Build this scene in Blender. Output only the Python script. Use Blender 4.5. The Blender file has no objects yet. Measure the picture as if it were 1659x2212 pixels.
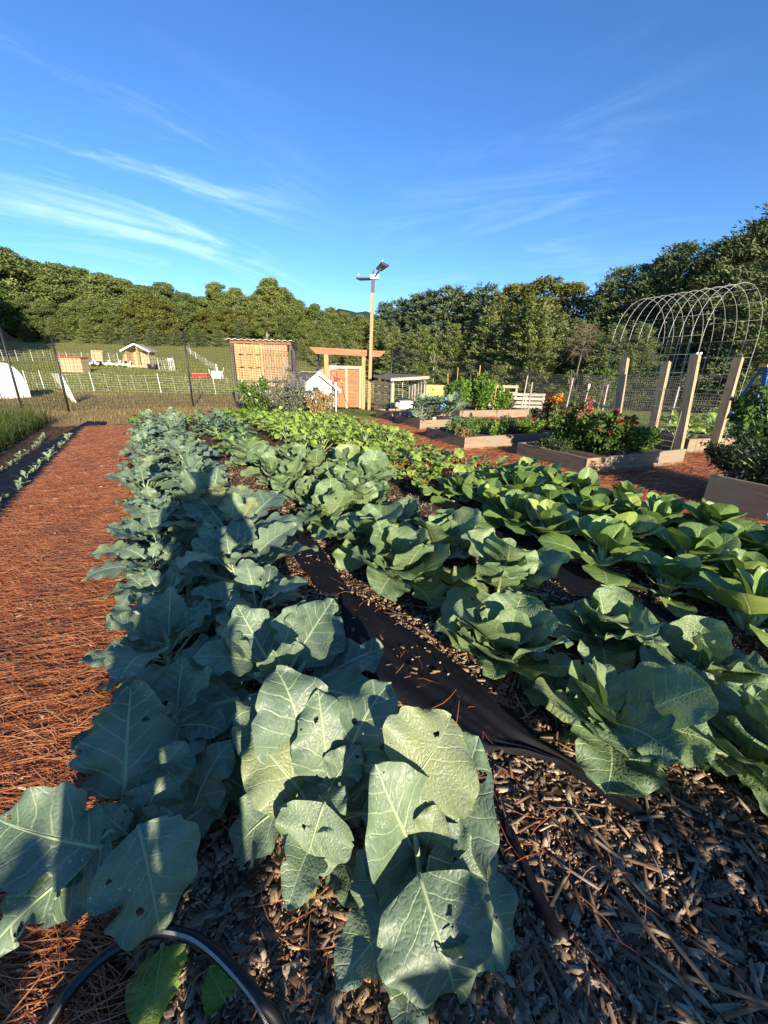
import bpy, bmesh, math, random
import numpy as np
from mathutils import Vector, Matrix, Euler

# ------------------------------------------------------------------ camera, world, sun
S = bpy.context.scene
C = S.collection
PITCH, ROLL, H, F = math.radians(20), math.radians(1.5), 1.25, 831.0
cd = bpy.data.cameras.new('camera'); cam = bpy.data.objects.new('camera', cd); C.objects.link(cam)
cd.sensor_fit = 'VERTICAL'; cd.sensor_height = 34.6; cd.lens = 34.6 * F / 2212.0
cd.clip_start = 0.02; cd.clip_end = 3000
cam.location = (0, 0, H)
cam.matrix_world = Matrix.Translation((0, 0, H)) @ Matrix.Rotation(math.pi/2 - PITCH, 4, 'X') @ Matrix.Rotation(ROLL, 4, 'Z')
S.camera = cam
SUN_EL, SUN_AZ = math.radians(17.0), math.radians(158.0)      # azimuth clockwise from +Y
S.view_settings.view_transform = 'Standard'; S.view_settings.look = 'None'
S.view_settings.exposure = 1.35; S.view_settings.gamma = 1.0
try:
    S.cycles.use_denoising = True; S.cycles.max_bounces = 6; S.cycles.transparent_max_bounces = 12
except Exception: pass

def nd(nt, typ, ins=None, **kw):
    n = nt.nodes.new(typ)
    for k, v in kw.items(): setattr(n, k, v)
    for k, v in (ins or {}).items():
        s = n.inputs[k]
        if isinstance(v, bpy.types.NodeSocket): nt.links.new(v, s)
        else: s.default_value = v
    return n
def mth(nt, op, a, b=None, c=None, clamp=False):
    n = nt.nodes.new('ShaderNodeMath'); n.operation = op; n.use_clamp = clamp
    for i, v in enumerate((a, b, c)):
        if v is None: continue
        if isinstance(v, bpy.types.NodeSocket): nt.links.new(v, n.inputs[i])
        else: n.inputs[i].default_value = v
    return n.outputs[0]
def mixc(nt, fac, a, b, blend='MIX'):
    n = nt.nodes.new('ShaderNodeMix'); n.data_type = 'RGBA'; n.blend_type = blend
    for i, v in ((0, fac), (6, a), (7, b)):
        if isinstance(v, bpy.types.NodeSocket): nt.links.new(v, n.inputs[i])
        else: n.inputs[i].default_value = v if i == 0 else (tuple(v) + (1,) if len(v) == 3 else v)
    return n.outputs[2]
def ramp(nt, fac, stops, interp='LINEAR'):
    n = nt.nodes.new('ShaderNodeValToRGB'); n.color_ramp.interpolation = interp
    el = n.color_ramp.elements
    while len(el) < len(stops): el.new(0.5)
    for e, (p, c) in zip(el, stops):
        e.position = p; e.color = tuple(c) + (1,) if len(c) == 3 else c
    nt.links.new(fac, n.inputs[0]); return n.outputs[0]
def smooth(nt, x, a, b):
    n = nt.nodes.new('ShaderNodeMapRange'); n.interpolation_type = 'SMOOTHSTEP'; n.clamp = True
    nt.links.new(x, n.inputs[0]); n.inputs[1].default_value = a; n.inputs[2].default_value = b
    n.inputs[3].default_value = 0; n.inputs[4].default_value = 1
    return n.outputs[0]

W = bpy.data.worlds.new('World'); S.world = W; W.use_nodes = True
nt = W.node_tree; nt.nodes.clear()
sky = nd(nt, 'ShaderNodeTexSky', sky_type='NISHITA', sun_disc=False, sun_elevation=SUN_EL, sun_rotation=SUN_AZ,
         altitude=300, air_density=0.95, dust_density=0.05, ozone_density=4.5)
hsv = nd(nt, 'ShaderNodeHueSaturation', {'Hue': 0.506, 'Saturation': 1.12, 'Value': 0.91, 'Color': sky.outputs[0]})
tc = nd(nt, 'ShaderNodeTexCoord')
sep = nd(nt, 'ShaderNodeSeparateXYZ', {0: tc.outputs['Generated']})
zz = mth(nt, 'ADD', mth(nt, 'MAXIMUM', sep.outputs[2], 0.0), 0.22)
cv = nd(nt, 'ShaderNodeCombineXYZ', {0: mth(nt, 'DIVIDE', sep.outputs[0], zz), 1: mth(nt, 'DIVIDE', sep.outputs[1], zz), 2: 0.3})
def gauss(px_dir, k):
    d = nd(nt, 'ShaderNodeVectorMath', {0: tc.outputs['Generated'], 1: px_dir}, operation='DOT_PRODUCT')
    return mth(nt, 'EXPONENT', mth(nt, 'MULTIPLY', mth(nt, 'SUBTRACT', d.outputs['Value'], 1.0), k))
def dirv(az, el):
    a, e = math.radians(az), math.radians(el)
    return (math.sin(a)*math.cos(e), math.cos(a)*math.cos(e), math.sin(e))
def cirrus(rot, sc, seed, lo, hi):
    vr = nd(nt, 'ShaderNodeVectorRotate', {'Vector': cv.outputs[0], 'Axis': (0, 0, 1), 'Angle': math.radians(rot)}, rotation_type='AXIS_ANGLE')
    m = nd(nt, 'ShaderNodeMapping', {'Vector': vr.outputs[0], 'Scale': sc, 'Location': (seed, seed*1.7, 0)})
    n = nd(nt, 'ShaderNodeTexNoise', {'Vector': m.outputs[0], 'Scale': 1.0, 'Detail': 8.0, 'Roughness': 0.64, 'Distortion': 1.1})
    return smooth(nt, n.outputs[0], lo, hi)
# photographed cirrus: broad veil to the left, faint wisps to the right
left = mth(nt, 'MULTIPLY', cirrus(-44, (1.0, 3.6, 1), 3.1, 0.45, 0.84),
           mth(nt, 'ADD', gauss(dirv(-33, 16), 75.0), mth(nt, 'MULTIPLY', gauss(dirv(-19, 14), 130.0), 0.9), clamp=True))
right = mth(nt, 'MULTIPLY', cirrus(22, (1.2, 4.0, 1), 8.4, 0.46, 0.82),
            mth(nt, 'ADD', gauss(dirv(25, 17), 90.0), mth(nt, 'MULTIPLY', gauss(dirv(8, 12), 60.0), 0.8), clamp=True))
cm = mth(nt, 'ADD', mth(nt, 'MULTIPLY', left, 0.48), mth(nt, 'MULTIPLY', right, 0.13), clamp=True)
veil = mixc(nt, cm, hsv.outputs[0], (6.2, 7.3, 8.6))
bg = nd(nt, 'ShaderNodeBackground', {'Color': veil, 'Strength': 0.105})
ow = nd(nt, 'ShaderNodeOutputWorld', {0: bg.outputs[0]})

ld = bpy.data.lights.new('sun', 'SUN'); ld.energy = 5.0; ld.angle = math.radians(0.55); ld.color = (1.0, 0.86, 0.66)
sun = bpy.data.objects.new('sun', ld); C.objects.link(sun)
sd = Vector((math.sin(SUN_AZ)*math.cos(SUN_EL), math.cos(SUN_AZ)*math.cos(SUN_EL), math.sin(SUN_EL)))
sun.rotation_euler = sd.to_track_quat('Z', 'Y').to_euler(); sun.location = sd * 60

# ------------------------------------------------------------------ measuring helpers: photo point -> place on the ground / at a depth
def ray(x, y):
    u, v = (x - 829.5)/F, (1106 - y)/F
    c, s = math.cos(ROLL), math.sin(ROLL)
    u, v = u*c - v*s, u*s + v*c
    return Vector((u, math.cos(PITCH) + v*math.sin(PITCH), -math.sin(PITCH) + v*math.cos(PITCH)))
def G(x, y, z=0.0):
    d = ray(x, y); return Vector((0, 0, H)) + d*((z - H)/d.z)
def D(x, y, depth):
    d = ray(x, y); return Vector((0, 0, H)) + d*(depth/d.y)
RD = Vector((-0.515, 0.857, 0)).normalized()     # along the planting rows, away from the camera
RR = Vector((RD.y, -RD.x, 0))                    # across the rows, to the right
def ST(s, t, z=0.0): return RD*s + RR*t + Vector((0, 0, z))
def st_of(p): return p.dot(RD), p.dot(RR)

def sst(a, b, x):
    x = np.clip((np.asarray(x, float) - a)/(b - a), 0, 1); return x*x*(3 - 2*x)
def terrain(x, y):
    x, y = np.asarray(x, float), np.asarray(y, float)
    up = 0.00518*np.maximum(y - 15, 0.0)**1.7
    up = np.where(up > 9, 9 + 6*(1 - np.exp(-(up - 9)/6)), up)
    ang = x/np.maximum(y, 1)
    left = 1 - sst(-0.30, 0.18, ang)
    z = up*left
    z = z + (1 - left)*(-0.55*sst(15, 24, y))
    z = z + 0.05*np.sin(x*0.31 + 1)*np.sin(y*0.27)*sst(16, 26, y)
    return z
def TZ(x, y): return float(terrain(x, y))

# ------------------------------------------------------------------ mesh helpers
def raw_mesh(name, V, Fc, UV=None, smooth_=False):
    V = np.asarray(V, np.float32); Fc = np.asarray(Fc, np.int32); k = Fc.shape[1]
    m = bpy.data.meshes.new(name)
    m.vertices.add(len(V)); m.vertices.foreach_set('co', V.ravel())
    m.loops.add(Fc.size); m.loops.foreach_set('vertex_index', Fc.ravel())
    m.polygons.add(len(Fc)); m.polygons.foreach_set('loop_start', np.arange(0, Fc.size, k, dtype=np.int32))
    try: m.polygons.foreach_set('loop_total', np.full(len(Fc), k, np.int32))
    except Exception: pass
    if UV is not None:
        l = m.uv_layers.new(name='UVMap'); l.data.foreach_set('uv', np.asarray(UV, np.float32)[Fc.ravel()].ravel())
    if smooth_: m.polygons.foreach_set('use_smooth', np.ones(len(Fc), bool))
    m.update(calc_edges=True); m.validate()
    return m
class MB:
    def __init__(self): self.v, self.f, self.uv = [], [], []
    def add(self, V, Fc, UV=None):
        o = len(self.v)
        self.v += [tuple(p) for p in V]; self.f += [tuple(i + o for i in f) for f in Fc]
        self.uv += [tuple(u) for u in UV] if UV is not None else [(p[0], p[1]) for p in V]
    def bar(self, p0, p1, w, h=None, up=(0, 0, 1), taper=1.0, skew=0.0):
        h = w if h is None else h
        p0, p1, up = Vector(p0), Vector(p1), Vector(up)
        d = (p1 - p0); L = d.length; d = d.normalized()
        x = d.cross(up)
        if x.length < 1e-4: x = d.cross(Vector((0, 1, 0)))
        if x.length < 1e-4: x = d.cross(Vector((1, 0, 0)))
        x.normalize(); y = x.cross(d)
        r0 = random.random()*40; V, U, Fc = [], [], []
        q = [(-1, -1), (1, -1), (1, 1), (-1, 1)]
        def c(p, k, a, b, e): return p + x*(a*w*.5*k) + y*(b*h*.5*k) + d*(skew*b*e)
        for i in range(4):
            a, b = q[i], q[(i+1) % 4]; o = len(V)
            V += [c(p0, 1, *a, -1), c(p0, 1, *b, -1), c(p1, taper, *b, 1), c(p1, taper, *a, 1)]
            s = w if i % 2 == 0 else h
            U += [(r0, i*.37 + r0), (r0, i*.37 + s + r0), (r0 + L, i*.37 + s + r0), (r0 + L, i*.37 + r0)]
            Fc.append((o+3, o+2, o+1, o))
        for p, k, e, rev in ((p0, 1, -1, 0), (p1, taper, 1, 1)):
            o = len(V); V += [c(p, k, a, b, e) for a, b in q]; U += [(r0 + .03*a, r0 + .03*b) for a, b in q]
            Fc.append((o, o+1, o+2, o+3) if not rev else (o+3, o+2, o+1, o))
        self.add(V, Fc, U); return self
    def box(self, c, s, rz=0.0):
        c = Vector(c); R = Matrix.Rotation(rz, 3, 'Z'); i = max(range(3), key=lambda k: s[k])
        e = Vector([1.0 if k == i else 0.0 for k in range(3)])
        o = [k for k in range(3) if k != i]
        up = Vector([1.0 if k == o[1] else 0.0 for k in range(3)])
        return self.bar(c - R @ (e*s[i]/2), c + R @ (e*s[i]/2), s[o[0]], s[o[1]], R @ up)
    def tube(self, pts, r, n=6, cap=True):
        pts = [Vector(p) for p in pts]; rs = r if isinstance(r, (list, tuple)) else [r]*len(pts)
        V, U, Fc = [], [], []; prev = None; s = 0.0
        for i, p in enumerate(pts):
            t = (pts[min(i+1, len(pts)-1)] - pts[max(i-1, 0)]).normalized()
            a = prev if prev is not None else (Vector((0, 0, 1)) if abs(t.z) < .9 else Vector((1, 0, 0)))
            x = t.cross(a).normalized(); y = x.cross(t).normalized(); prev = y
            if i: s += (p - pts[i-1]).length
            for k in range(n):
                th = 2*math.pi*k/n
                V.append(p + (x*math.cos(th) + y*math.sin(th))*rs[i]); U.append((s, k/n))
        for i in range(len(pts)-1):
            for k in range(n):
                Fc.append((i*n+k, i*n+(k+1) % n, (i+1)*n+(k+1) % n, (i+1)*n+k))
        if cap: Fc.append(tuple(range(n-1, -1, -1))); Fc.append(tuple((len(pts)-1)*n+k for k in range(n)))
        self.add(V, Fc, U); return self
    def quad(self, a, b, c, d, uv=None):
        self.add([a, b, c, d], [(0, 1, 2, 3)], uv or [(0, 0), (1, 0), (1, 1), (0, 1)]); return self
    def poly(self, pts, th, nrm):
        n = Vector(nrm).normalized()*th; pts = [Vector(p) for p in pts]; k = len(pts)
        V = pts + [p - n for p in pts]
        Fc = [tuple(range(k)), tuple(range(2*k-1, k-1, -1))] + [(i, k+i, k+(i+1) % k, (i+1) % k) for i in range(k)]
        self.add(V, Fc); return self
    def sphere(self, c, r, n=10, m=6, sc=(1, 1, 1)):
        V, Fc = [], []; c = Vector(c)
        for j in range(m+1):
            ph = math.pi*j/m
            for i in range(n):
                th = 2*math.pi*i/n
                V.append(c + Vector((r*sc[0]*math.sin(ph)*math.cos(th), r*sc[1]*math.sin(ph)*math.sin(th), r*sc[2]*math.cos(ph))))
        for j in range(m):
            for i in range(n): Fc.append((j*n+i, (j+1)*n+i, (j+1)*n+(i+1) % n, j*n+(i+1) % n))
        self.add(V, Fc); return self
    def mesh(self, name, smooth_=False, off=None):
        m = bpy.data.meshes.new(name); o = Vector(off) if off is not None else Vector()
        m.from_pydata([tuple(Vector(p) - o) for p in self.v], [], self.f)
        l = m.uv_layers.new(name='UVMap'); vi = np.zeros(len(m.loops), np.int32); m.loops.foreach_get('vertex_index', vi)
        l.data.foreach_set('uv', np.asarray(self.uv, np.float32)[vi].ravel())
        if smooth_: m.polygons.foreach_set('use_smooth', np.ones(len(m.polygons), bool))
        m.update(); return m
    def build(self, name, mat, parent=None, smooth_=False, world=True):
        off = parent_world(parent) if (parent is not None and world) else None
        return put(name, self.mesh(name, smooth_, off), mat, parent)
def parent_world(p):
    o = Vector(p.location)
    while p.parent is not None: p = p.parent; o = o + Vector(p.location)
    return o
def put(name, mesh, mat=None, parent=None, mw=None):
    o = bpy.data.objects.new(name, mesh); C.objects.link(o)
    if mat is not None and len(mesh.materials) == 0: mesh.materials.append(mat)
    if parent is not None: o.parent = parent
    if mw is not None: o.matrix_local = mw
    return o
def tag(o, label, cat, group=None):
    o['label'] = label; o['category'] = cat
    if group: o['group'] = group
    return o
def thing(name, label, cat, loc, group=None, rz=0.0, sc=1.0):
    o = bpy.data.objects.new(name, None); C.objects.link(o); o.location = loc; o.rotation_euler = (0, 0, rz); o.scale = (sc,)*3
    o.empty_display_size = 0.1
    return tag(o, label, cat, group)
def kind(o, k): o['kind'] = k; return o
def copy_thing(src, loc, rz, sc, label, group):
    r = src.copy(); C.objects.link(r); r.location = loc; r.rotation_euler = (0, 0, rz); r.scale = (sc,)*3
    tag(r, label, src['category'], group)
    for ch in src.children:
        c = ch.copy(); C.objects.link(c); c.parent = r
        for g in ch.children:
            d = g.copy(); C.objects.link(d); d.parent = c
    return r
ORD = ['nearest', 'second', 'third', 'fourth', 'fifth', 'sixth', 'seventh', 'eighth', 'ninth', 'tenth', 'eleventh', 'twelfth', 'thirteenth',
       'fourteenth', 'fifteenth', 'sixteenth', 'seventeenth', 'eighteenth', 'nineteenth', 'twentieth', 'twenty first', 'twenty second',
       'twenty third', 'twenty fourth', 'twenty fifth', 'twenty sixth', 'twenty seventh', 'twenty eighth', 'twenty ninth', 'thirtieth']
def nth(i, n, end='near end'):
    return ORD[i] if i == 0 else ORD[i] + ' nearest'

# ------------------------------------------------------------------ materials
def mat(name):
    m = bpy.data.materials.new(name); m.use_nodes = True; t = m.node_tree; t.nodes.clear()
    out = t.nodes.new('ShaderNodeOutputMaterial'); return m, t, out
def principled(t, out, **ins):
    names = dict(color='Base Color', rough='Roughness', metal='Metallic', spec='Specular IOR Level', normal='Normal', alpha='Alpha', coat='Coat Weight', sheen='Sheen Weight')
    b = nd(t, 'ShaderNodeBsdfPrincipled', {names[k]: v for k, v in ins.items()})
    t.links.new(b.outputs[0], out.inputs[0]); return b
def flat(name, col, rough=0.6, metal=0.0, noise=0.12, scale=14.0, bump=0.0):
    m, t, out = mat(name)
    tcn = nd(t, 'ShaderNodeTexCoord'); n = nd(t, 'ShaderNodeTexNoise', {'Vector': tcn.outputs['Object'], 'Scale': scale, 'Detail': 5.0})
    c = mixc(t, n.outputs[0], tuple(x*(1-noise) for x in col), tuple(min(1, x*(1+noise)) for x in col))
    kw = dict(color=c, rough=rough, metal=metal)
    if bump: kw['normal'] = nd(t, 'ShaderNodeBump', {'Height': n.outputs[0], 'Strength': bump, 'Distance': 0.01}).outputs[0]
    principled(t, out, **kw); return m
def wood(name, a, b, knots=0.5, rough=0.75, grey=None):
    m, t, out = mat(name)
    uv = nd(t, 'ShaderNodeUVMap'); isl = nd(t, 'ShaderNodeNewGeometry').outputs['Random Per Island']
    oi = nd(t, 'ShaderNodeObjectInfo').outputs['Random']
    mp = nd(t, 'ShaderNodeMapping', {'Vector': uv.outputs[0], 'Scale': (2.2, 34, 1)})
    n1 = nd(t, 'ShaderNodeTexNoise', {'Vector': mp.outputs[0], 'Scale': 1.0, 'Detail': 6.0, 'Roughness': 0.6, 'Distortion': 1.4})
    mp2 = nd(t, 'ShaderNodeMapping', {'Vector': uv.outputs[0], 'Scale': (5, 9, 1)})
    vo = nd(t, 'ShaderNodeTexVoronoi', {'Vector': mp2.outputs[0], 'Scale': 0.8, 'Randomness': 1.0})
    kn = mth(t, 'MULTIPLY', mth(t, 'SUBTRACT', 1.0, smooth(t, vo.outputs['Distance'], 0.04, 0.13)), knots)
    f = smooth(t, n1.outputs[0], 0.3, 0.72)
    c = mixc(t, f, a, b)
    c = mixc(t, mth(t, 'MULTIPLY', isl, 0.35), c, tuple(x*0.55 for x in a))
    if grey:
        n2 = nd(t, 'ShaderNodeTexNoise', {'Vector': uv.outputs[0], 'Scale': 3.0, 'Detail': 4.0})
        c = mixc(t, smooth(t, n2.outputs[0], 0.42, 0.62), c, grey)
    c = mixc(t, kn, c, (0.07, 0.035, 0.015))
    bp = nd(t, 'ShaderNodeBump', {'Height': n1.outputs[0], 'Strength': 0.35, 'Distance': 0.004})
    principled(t, out, color=c, rough=rough, normal=bp.outputs[0]); return m
def leafmat(name, lo, hi, vein, bloom=None, rough=0.5, nv=8.0, tilt=1.0, holes=0.0, powder=0.0, trans=0.18, yell=None, veinw=0.06, pucker=0.5):
    m, t, out = mat(name)
    uv = nd(t, 'ShaderNodeUVMap'); sp = nd(t, 'ShaderNodeSeparateXYZ', {0: uv.outputs[0]})
    oi = nd(t, 'ShaderNodeObjectInfo').outputs['Random']; isl = nd(t, 'ShaderNodeNewGeometry').outputs['Random Per Island']
    rnd = mth(t, 'FRACT', mth(t, 'ADD', mth(t, 'MULTIPLY', oi, 3.77), mth(t, 'MULTIPLY', isl, 5.31)))
    x, y = sp.outputs[0], sp.outputs[1]; ax = mth(t, 'ABSOLUTE', x)
    off = nd(t, 'ShaderNodeCombineXYZ', {0: mth(t, 'MULTIPLY', rnd, 37.0), 1: mth(t, 'MULTIPLY', rnd, 11.0), 2: 0.0})
    uo = nd(t, 'ShaderNodeVectorMath', {0: uv.outputs[0], 1: off.outputs[0]}, operation='ADD').outputs[0]
    nz = nd(t, 'ShaderNodeTexNoise', {'Vector': uo, 'Scale': 3.2, 'Detail': 3.0})
    wob = mth(t, 'MULTIPLY', mth(t, 'SUBTRACT', nz.outputs[0], 0.5), 0.16)
    ph = mth(t, 'MULTIPLY', mth(t, 'ADD', mth(t, 'SUBTRACT', mth(t, 'ADD', y, mth(t, 'MULTIPLY', mth(t, 'SIGN', x), 0.03)), mth(t, 'MULTIPLY', ax, tilt)), wob), nv)
    fr = mth(t, 'ABSOLUTE', mth(t, 'SUBTRACT', mth(t, 'FRACT', mth(t, 'ADD', ph, 20.0)), 0.5))
    wd = mth(t, 'MAXIMUM', mth(t, 'SUBTRACT', veinw*1.6, mth(t, 'MULTIPLY', ax, veinw*2.6)), veinw*0.35)
    lat = mth(t, 'SUBTRACT', 1.0, mth(t, 'DIVIDE', fr, wd), clamp=True)
    mid = mth(t, 'SUBTRACT', 1.0, mth(t, 'DIVIDE', ax, mth(t, 'MAXIMUM', mth(t, 'SUBTRACT', 0.030, mth(t, 'MULTIPLY', y, 0.024)), 0.006)), clamp=True)
    mid = smooth(t, mid, 0.0, 0.5)
    vo = nd(t, 'ShaderNodeTexVoronoi', {'Vector': uo, 'Scale': 17.0}, feature='DISTANCE_TO_EDGE')
    ter = mth(t, 'SUBTRACT', 1.0, smooth(t, vo.outputs[0], 0.0, 0.07))
    vm = mth(t, 'MAXIMUM', mth(t, 'MAXIMUM', mth(t, 'MULTIPLY', lat, 0.75), mid), mth(t, 'MULTIPLY', ter, 0.10))
    n2 = nd(t, 'ShaderNodeTexNoise', {'Vector': uo, 'Scale': 6.0, 'Detail': 6.0, 'Roughness': 0.65})
    c = mixc(t, smooth(t, mth(t, 'ADD', mth(t, 'MULTIPLY', n2.outputs[0], 0.7), mth(t, 'MULTIPLY', rnd, 0.45)), 0.3, 0.85), lo, hi)
    if yell: c = mixc(t, mth(t, 'MULTIPLY', smooth(t, rnd, 0.86, 1.0), 0.6), c, yell)
    if bloom:
        n3 = nd(t, 'ShaderNodeTexNoise', {'Vector': uo, 'Scale': 2.3, 'Detail': 4.0})
        c = mixc(t, mth(t, 'MULTIPLY', smooth(t, n3.outputs[0], 0.35, 0.75), 0.45), c, bloom)
    c = mixc(t, mth(t, 'MULTIPLY', vm, 0.85), c, vein)
    if powder:
        n4 = nd(t, 'ShaderNodeTexNoise', {'Vector': uo, 'Scale': 46.0, 'Detail': 2.0, 'Roughness': 0.7})
        n5 = nd(t, 'ShaderNodeTexNoise', {'Vector': uo, 'Scale': 3.0, 'Detail': 2.0})
        sel = mth(t, 'MULTIPLY', smooth(t, n5.outputs[0], 0.50, 0.66), smooth(t, mth(t, 'FRACT', mth(t, 'MULTIPLY', rnd, 7.3)), 1-powder, 1-powder*0.6))
        c = mixc(t, mth(t, 'MULTIPLY', mth(t, 'MULTIPLY', smooth(t, n4.outputs[0], 0.60, 0.68), sel), 0.8), c, (0.55, 0.6, 0.56))
    hgt = mth(t, 'SUBTRACT', mth(t, 'MULTIPLY', smooth(t, vo.outputs[0], 0.0, 0.3), pucker), mth(t, 'MULTIPLY', mth(t, 'MAXIMUM', lat, mid), 0.9))
    bp = nd(t, 'ShaderNodeBump', {'Height': hgt, 'Strength': 0.42, 'Distance': 0.0035})
    b = nd(t, 'ShaderNodeBsdfPrincipled', {'Base Color': c, 'Roughness': rough, 'Specular IOR Level': 0.45, 'Normal': bp.outputs[0]})
    tr = nd(t, 'ShaderNodeBsdfTranslucent', {'Color': mixc(t, 0.5, c, (hi[0]*1.3, hi[1]*1.4, hi[2]*0.6)), 'Normal': bp.outputs[0]})
    ms = nd(t, 'ShaderNodeMixShader', {0: trans, 1: b.outputs[0], 2: tr.outputs[0]})
    res = ms.outputs[0]
    if holes:
        nd_ = nd(t, 'ShaderNodeTexNoise', {'Vector': uo, 'Scale': 14.0, 'Detail': 2.0})
        vv = nd(t, 'ShaderNodeVectorMath', {0: uo, 1: mixv(t, nd_.outputs['Color'], 0.10)}, operation='ADD').outputs[0]
        vh = nd(t, 'ShaderNodeTexVoronoi', {'Vector': vv, 'Scale': 5.5})
        cs = nd(t, 'ShaderNodeSeparateColor', {0: vh.outputs['Color']})
        r = mth(t, 'MULTIPLY', smooth(t, cs.outputs[0], 1-holes, 1.0), 0.24)
        hole = mth(t, 'LESS_THAN', vh.outputs['Distance'], mth(t, 'MULTIPLY', r, mth(t, 'GREATER_THAN', ax, 0.035)))
        tp = nd(t, 'ShaderNodeBsdfTransparent')
        res = nd(t, 'ShaderNodeMixShader', {0: hole, 1: res, 2: tp.outputs[0]}).outputs[0]
    t.links.new(res, out.inputs[0]); return m
def mixv(t, sock, k):
    return nd(t, 'ShaderNodeVectorMath', {0: sock, 'Scale': k}, operation='SCALE').outputs[0]
def foliage(name, cols, trans=0.25, rough=0.6, objvar=0.5):
    m, t, out = mat(name)
    isl = nd(t, 'ShaderNodeNewGeometry').outputs['Random Per Island']; oi = nd(t, 'ShaderNodeObjectInfo').outputs['Random']
    tcn = nd(t, 'ShaderNodeTexCoord'); n = nd(t, 'ShaderNodeTexNoise', {'Vector': tcn.outputs['Object'], 'Scale': 0.9, 'Detail': 3.0})
    f = mth(t, 'ADD', mth(t, 'ADD', mth(t, 'MULTIPLY', isl, 0.42), mth(t, 'MULTIPLY', oi, 0.45*objvar)), mth(t, 'MULTIPLY', mth(t, 'SUBTRACT', n.outputs[0], 0.2), 0.5))
    k = len(cols); c = ramp(t, f, [(0.1 + 0.8*i/(k-1), cols[i]) for i in range(k)])
    b = nd(t, 'ShaderNodeBsdfPrincipled', {'Base Color': c, 'Roughness': rough, 'Specular IOR Level': 0.3})
    tr = nd(t, 'ShaderNodeBsdfTranslucent', {'Color': c})
    ms = nd(t, 'ShaderNodeMixShader', {0: trans, 1: b.outputs[0], 2: tr.outputs[0]})
    t.links.new(ms.outputs[0], out.inputs[0]); return m
def scatter_mat(name, cols, rough=0.8, stripe=False, patch=False):
    m, t, out = mat(name)
    isl = nd(t, 'ShaderNodeNewGeometry').outputs['Random Per Island']
    k = len(cols); c = ramp(t, isl, [(i/(k-1), cols[i]) for i in range(k)])
    kw = dict(color=c, rough=rough)
    if patch:
        P = nd(t, 'ShaderNodeTexCoord').outputs['Object']; n = nd(t, 'ShaderNodeTexNoise', {'Vector': P, 'Scale': 2.6, 'Detail': 4.0})
        kw['color'] = mixc(t, mth(t, 'MULTIPLY', smooth(t, n.outputs[0], 0.48, 0.72), 0.45), c, (0.14, 0.06, 0.03))
    if stripe:
        uv = nd(t, 'ShaderNodeUVMap'); mp = nd(t, 'ShaderNodeMapping', {'Vector': uv.outputs[0], 'Scale': (3, 16, 1)})
        n = nd(t, 'ShaderNodeTexNoise', {'Vector': mp.outputs[0], 'Scale': 1.0, 'Detail': 4.0})
        kw['color'] = mixc(t, smooth(t, n.outputs[0], 0.35, 0.7), mixc(t, 0.6, c, (0.02, 0.014, 0.01)), c)
        kw['normal'] = nd(t, 'ShaderNodeBump', {'Height': n.outputs[0], 'Strength': 0.5, 'Distance': 0.003}).outputs[0]
    principled(t, out, **kw); return m

M = {}
M['pine'] = wood('weathered_bed_wood', (0.16, 0.105, 0.062), (0.34, 0.235, 0.14), 0.6, grey=(0.20, 0.165, 0.13))
M['fresh'] = wood('fresh_pine_wood', (0.33, 0.185, 0.075), (0.50, 0.315, 0.14), 0.6)
M['cedar'] = wood('cedar_wood', (0.19, 0.078, 0.033), (0.37, 0.175, 0.078), 0.8)
M['pallet'] = wood('yellow_pallet_wood', (0.36, 0.215, 0.085), (0.58, 0.41, 0.195), 0.5)
M['palletgrey'] = wood('weathering_pallet_wood', (0.27, 0.16, 0.075), (0.46, 0.31, 0.15), 0.5, grey=(0.27, 0.21, 0.15))
M['greywood'] = wood('grey_pallet_wood', (0.20, 0.17, 0.14), (0.44, 0.40, 0.34), 0.5)
M['tan'] = wood('tan_field_wood', (0.32, 0.22, 0.12), (0.52, 0.40, 0.25), 0.4)
M['post'] = wood('trellis_post_wood', (0.27, 0.19, 0.11), (0.52, 0.395, 0.24), 0.9)
M['darkwood'] = wood('dark_weathered_wood', (0.07, 0.055, 0.045), (0.17, 0.14, 0.115), 0.4)
M['white'] = flat('white_painted_board', (0.72, 0.72, 0.70), 0.5, noise=0.06)
M['tarp'] = flat('white_tarp', (0.74, 0.75, 0.76), 0.45, noise=0.05, scale=3)
M['roofgrey'] = flat('grey_shingle', (0.10, 0.10, 0.105), 0.8, noise=0.25, scale=30)
M['metal'] = flat('galvanised_metal', (0.38, 0.38, 0.36), 0.5, 0.35, noise=0.1)
M['darkmetal'] = flat('weathered_wire', (0.14, 0.14, 0.13), 0.6, 0.3)
M['tin'] = flat('pale_corrugated_tin', (0.62, 0.63, 0.62), 0.45, 0.2, noise=0.15, scale=6)
M['black'] = flat('black_post_coating', (0.012, 0.012, 0.013), 0.5, noise=0.2)
M['net'] = flat('black_netting', (0.010, 0.010, 0.012), 0.5)
M['wnet'] = flat('white_netting', (0.55, 0.55, 0.45), 0.5, noise=0.1)
M['red'] = flat('red_paint', (0.45, 0.03, 0.02), 0.4, noise=0.2)
M['blue'] = flat('blue_fibreglass', (0.012, 0.07, 0.22), 0.4, noise=0.15)
M['yellow'] = flat('yellow_plastic', (0.62, 0.42, 0.05), 0.45, noise=0.1)
M['glassy'] = flat('lantern_lens', (0.42, 0.44, 0.38), 0.2, noise=0.1)
M['lampdark'] = flat('lamp_housing', (0.035, 0.04, 0.045), 0.4, noise=0.1)
M['soil'] = flat('bed_soil', (0.055, 0.036, 0.024), 0.95, noise=0.5, scale=25, bump=0.6)
M['hosewhite'] = flat('pale_green_pipe', (0.30, 0.33, 0.24), 0.4)

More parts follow.
